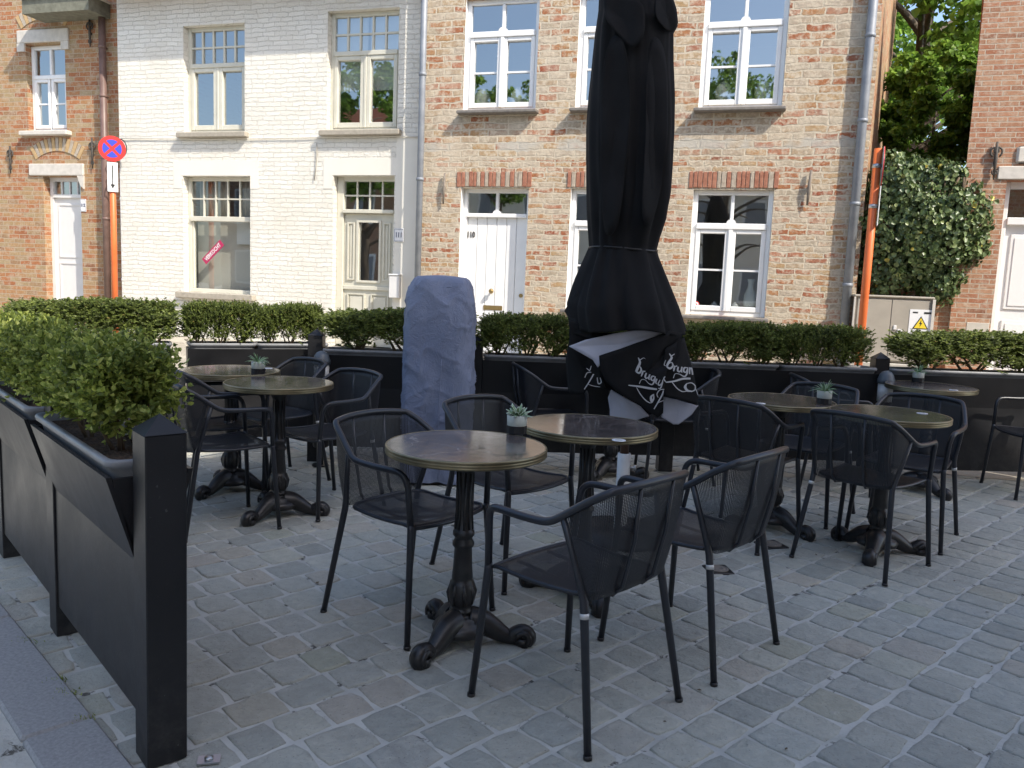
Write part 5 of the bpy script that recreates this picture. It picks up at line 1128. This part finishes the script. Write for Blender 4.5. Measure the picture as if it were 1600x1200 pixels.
# ------------------------------------------------------------------ traffic sign posts
def sign_post(x, y, z0, h, rz, label, face_rz, sz=.20):
    t_ = thing('traffic_sign', label, 'traffic sign', (x, y, z0)); b = MB(); b.tube([(0, 0, 0), (0, 0, h)], .040, 16); b.build('pole', M['orange'], t_)
    D = Matrix.Rotation(face_rz, 4, 'Z')
    def disc(bld, r, y0, y1, zc): bld.tube([D @ Vector((0, y0, zc)), D @ Vector((0, y1, zc))], r, 40)
    zc = h-.17; b = MB(); disc(b, sz, -.050, -.058, zc); face = b.build('round_face', M['signred'], t_)
    b = MB()
    for q in range(4):
        a0 = q*PI/2-PI/4+rad(8)+rad(0); n_ = 10; r1 = sz*.70; off = .12*sz
        cdir = Vector((math.cos(q*PI/2), math.sin(q*PI/2))); pts = []
        for k in range(n_+1): a = q*PI/2-PI/4+rad(9)+(PI/2-rad(18))*k/n_; pts.append((math.cos(a)*r1, math.sin(a)*r1))
        pts.append((cdir.x*off*1.4, cdir.y*off*1.4)); b.prism([(p, q2) for p, q2 in pts], (-.0605, -.058), D @ Matrix.Translation((0, 0, zc)))
    b.build('blue_field', M['signblue'], face)
    b = MB(); disc(b, sz, -.046, -.050, zc); b.build('back_plate', M['zinc'], t_)
    pz0, pz1 = zc-sz-.40, zc-sz-.01; b = MB(); b.box(-.065, .065, -.056, -.048, pz0, pz1, D, bev=.003); pl = b.build('arrow_plate', M['signwhite'], t_)
    b = MB(); b.box(-.007, .007, -.058, -.056, pz0+.09, pz1-.04, D); b.prism([(-.03, pz0+.10), (.03, pz0+.10), (0, pz0+.04)], (-.058, -.056), D); b.build('arrow', M['black'], pl)
    for z in (zc, (pz0+pz1)/2): b = MB(); b.tube([(0, 0, z-.02), (0, 0, z+.02)], .044, 16); b.build('clamp', M['steel'], t_)
    return t_
q0 = at(179, 430, 9.15); q1 = at(170, 232, 9.15)
sign_post(q0.x, 9.15, gz(9.15)-.01, q1.z+.17-gz(9.15), 0, 'round red and blue no stopping sign on an orange post before the orange brick house', rad(44), .168)
q0 = at(1362, 400, 8.9); q1 = at(1380, 258, 8.9)
sign_post(q0.x-.03, 8.9, gz(8.9)-.01, q1.z+.17-gz(8.9), 0, 'orange sign post seen edge on, by the ivy at the right', rad(84), .19)

# ------------------------------------------------------------------ ivy and trees in the gap
def ivy():
    r = np.random.default_rng(5); root = thing('ivy', 'dense dark ivy bush spilling over the garden wall above the cabinet', 'ivy'); n = 15000; P = []; N = []
    blobs = [(1.70, 9.98, 2.15, .52, .42, .66), (1.95, 9.88, 2.05, .46, .40, .50), (1.50, 9.98, 2.60, .30, .32, .40), (2.20, 9.84, 2.30, .30, .26, .34), (1.55, 10.0, 1.65, .40, .28, .32), (1.82, 10.02, 2.62, .34, .30, .34), (2.32, 9.86, 2.00, .17, .18, .22), (2.02, 9.86, 1.55, .20, .20, .26), (2.05, 9.98, 2.72, .20, .2, .2)]
    tot = sum(b[3]*b[5] for b in blobs)
    for (cx, cy, cz, rx, ry, rz) in blobs:
        k = int(n*rx*rz/tot); d = unit(r, k); nz = np.array([noise.noise(Vector((float(a[0])*2.4+cx, float(a[1])*2.4, float(a[2])*2.4+cz))) for a in d]); s = (1+.42*nz-np.abs(r.normal(size=k))*.16)[:, None]
        P.append(np.array([cx, cy, cz])+d*np.array([rx, ry, rz])*s); N.append(d+r.normal(size=(k, 3))*.35)
    P = np.concatenate(P); N = np.concatenate(N); keep = (P[:, 1] < 10.6) & (P[:, 2] > 1.34); P, N = P[keep], N[keep]
    P[:, 1] += .12; P[:, 1] = np.maximum(P[:, 1], 9.66+.08*r.normal(size=len(P)))
    A = np.cross(N, unit(r, len(P)))+np.array([0, 0, -.7])
    L = r.uniform(.035, .066, len(P)); leaves('foliage', P, A, N, L, L*.95, M['ivy_leaf'], root)
    b = MB(); rr_ = random.Random(2)
    for k in range(14):
        x = rr_.uniform(1.35, 2.1); b.tube(smoothpath([(x, 10.22, .5), (x+rr_.uniform(-.1, .1), 10.15, 1.2), (x+rr_.uniform(-.2, .2), 10.0, 2.0), (x+rr_.uniform(-.2, .2), 9.9, 2.7)], 3), .012, 5)
    b.build('stem', M['stem'], root)
ivy()
def tree(x, y, z0, h, cr, cz, n, leaf, label, seed, trunk=.22, lean=(0, 0), skinny=1.0, gap=-.12):
    r = np.random.default_rng(seed); rr_ = random.Random(seed); root = thing('leafy_tree', label, 'tree', (x, y, z0)); b = MB(); tips = []
    b.tube(smoothpath([(0, 0, 0), (lean[0]*.3, lean[1]*.3, h*.35), (lean[0], lean[1], h*.8)], 4), [trunk*(1-.75*i/8) for i in range(9)], 10)
    for k in range(16):
        f_ = .25+.6*rr_.random(); a = rr_.uniform(0, 2*PI); s = Vector((lean[0]*f_, lean[1]*f_, h*f_)); e = s+Vector((math.cos(a)*cr*.8, math.sin(a)*cr*.8, rr_.uniform(.1, .5)*cr)); m1 = s.lerp(e, .5)+Vector((0, 0, .12*cr))
        b.tube(smoothpath([s, m1, e], 4), [trunk*.32*(1-.8*i/8) for i in range(9)], 6); tips += [m1, e]
    b.build('trunk', M['bark'], root)
    P = []; N = []; nc = 90
    for k in range(nc):
        d = Vector(rr_.gauss(0, 1) for _ in range(3)).normalized(); s = rr_.uniform(.35, 1.0)**.6; c = np.array([d.x*cr*s*skinny, d.y*cr*s, cz+d.z*cr*s*1.15]); m_ = n//nc
        q = unit(r, m_)*(r.uniform(size=(m_, 1))**.4)*np.array([.42, .42, .26])*cr*.42; P.append(c+q); N.append(np.tile([0, 0, 1.0], (m_, 1))+r.normal(size=(m_, 3))*.6+q*.6)
    P = np.concatenate(P); N = np.concatenate(N); A = np.cross(N, unit(r, len(P)))+np.array([0, 0, -.35]); L = r.uniform(.7, 1.3, len(P))*leaf
    leaves('crown', P, A, N, L, L*.85, M['tree_leaf'], root); return root
tree(2.25, 14.9, .4, 8.5, 2.2, 5.9, 9000, .125, 'tall dark leafy tree behind the gap between the houses', 3, lean=(.3, 0))
tree(3.2, 19.5, .4, 8, 2.5, 4.6, 8000, .13, 'brighter green tree farther back in the gap', 9)
tree(1.0, 21, .4, 10, 2.4, 8.0, 5000, .14, 'tree top beyond the roof of the patchy brick house', 12)
tree(2.25, 12.3, .4, 4.4, .75, 3.5, 7000, .08, 'sunlit bright green bush above the ivy', 15, trunk=.06)

# ------------------------------------------------------------------ out of frame: a block added to shade the terrace, houses and trees mirrored in the panes
def block(name, label, x0, x1, y0, y1, h, ridge, wallm, face='+y'):
    t_ = thing(name, label, 'house'); b = MB()
    b.box(x0, x1, y0, y1, -.05, h); b.build('wall', wallm, t_)
    b = MB(); ym = (y0+y1)/2; b.prism([(y0-.15, h+.002), (y1+.15, h+.002), (ym, h+ridge)], (x0-.1, x1+.1), RM); b.build('roof', M['tile'], t_)
    for zf in (1.0, 3.6):
        x = x0+.8
        while x < x1-1.4 and zf+1.5 < h:
            b = MB(); b.box(x, x+.9, y1, y1+.02, zf, zf+1.4); f_ = b.build('window', M['whitepaint'], t_); b = MB(); b.box(x+.08, x+.82, y1+.02, y1+.024, zf+.08, zf+1.32); b.build('pane', M['zinc'], f_); x += 1.9
    return t_
block('shade_block', 'unseen block added right of the terrace to cast its shade', 3.9, 16, -9.0, 2.72, 8.36, .0+.02, M['brick112'])  # added occluder, its height and front edge set by where the terrace shadow ends
block('row_house', 'cream house with red tiled roof behind the camera, mirrored in the left panes', -13.5, -5.2, -17, -11.5, 6.0, 2.4, M['plaster'])
block('row_house', 'lower cream house with red tiled roof behind the camera, mirrored in the middle panes', -5.0, 2.5, -18, -12.5, 5.2, 2.2, M['plaster'])
block('row_house', 'house with red tiled roof behind the camera at the far left', -22.5, -13.8, -16, -10.5, 6.6, 2.4, M['brickright'])
tree(-14.5, -8.4, 0, 8.0, 2.4, 7.0, 8000, .16, 'street tree behind the camera, mirrored in the upper window above the cream door', 21)
tree(-8.9, -8.2, 0, 7.5, 2.0, 6.6, 6000, .15, 'smaller street tree behind the camera, mirrored in the upper window above the white door', 22)
tree(-.9, -8.6, 0, 8.2, 2.0, 7.2, 3500, .15, 'sparse street tree behind the camera, mirrored in the upper window right of the umbrella', 23)
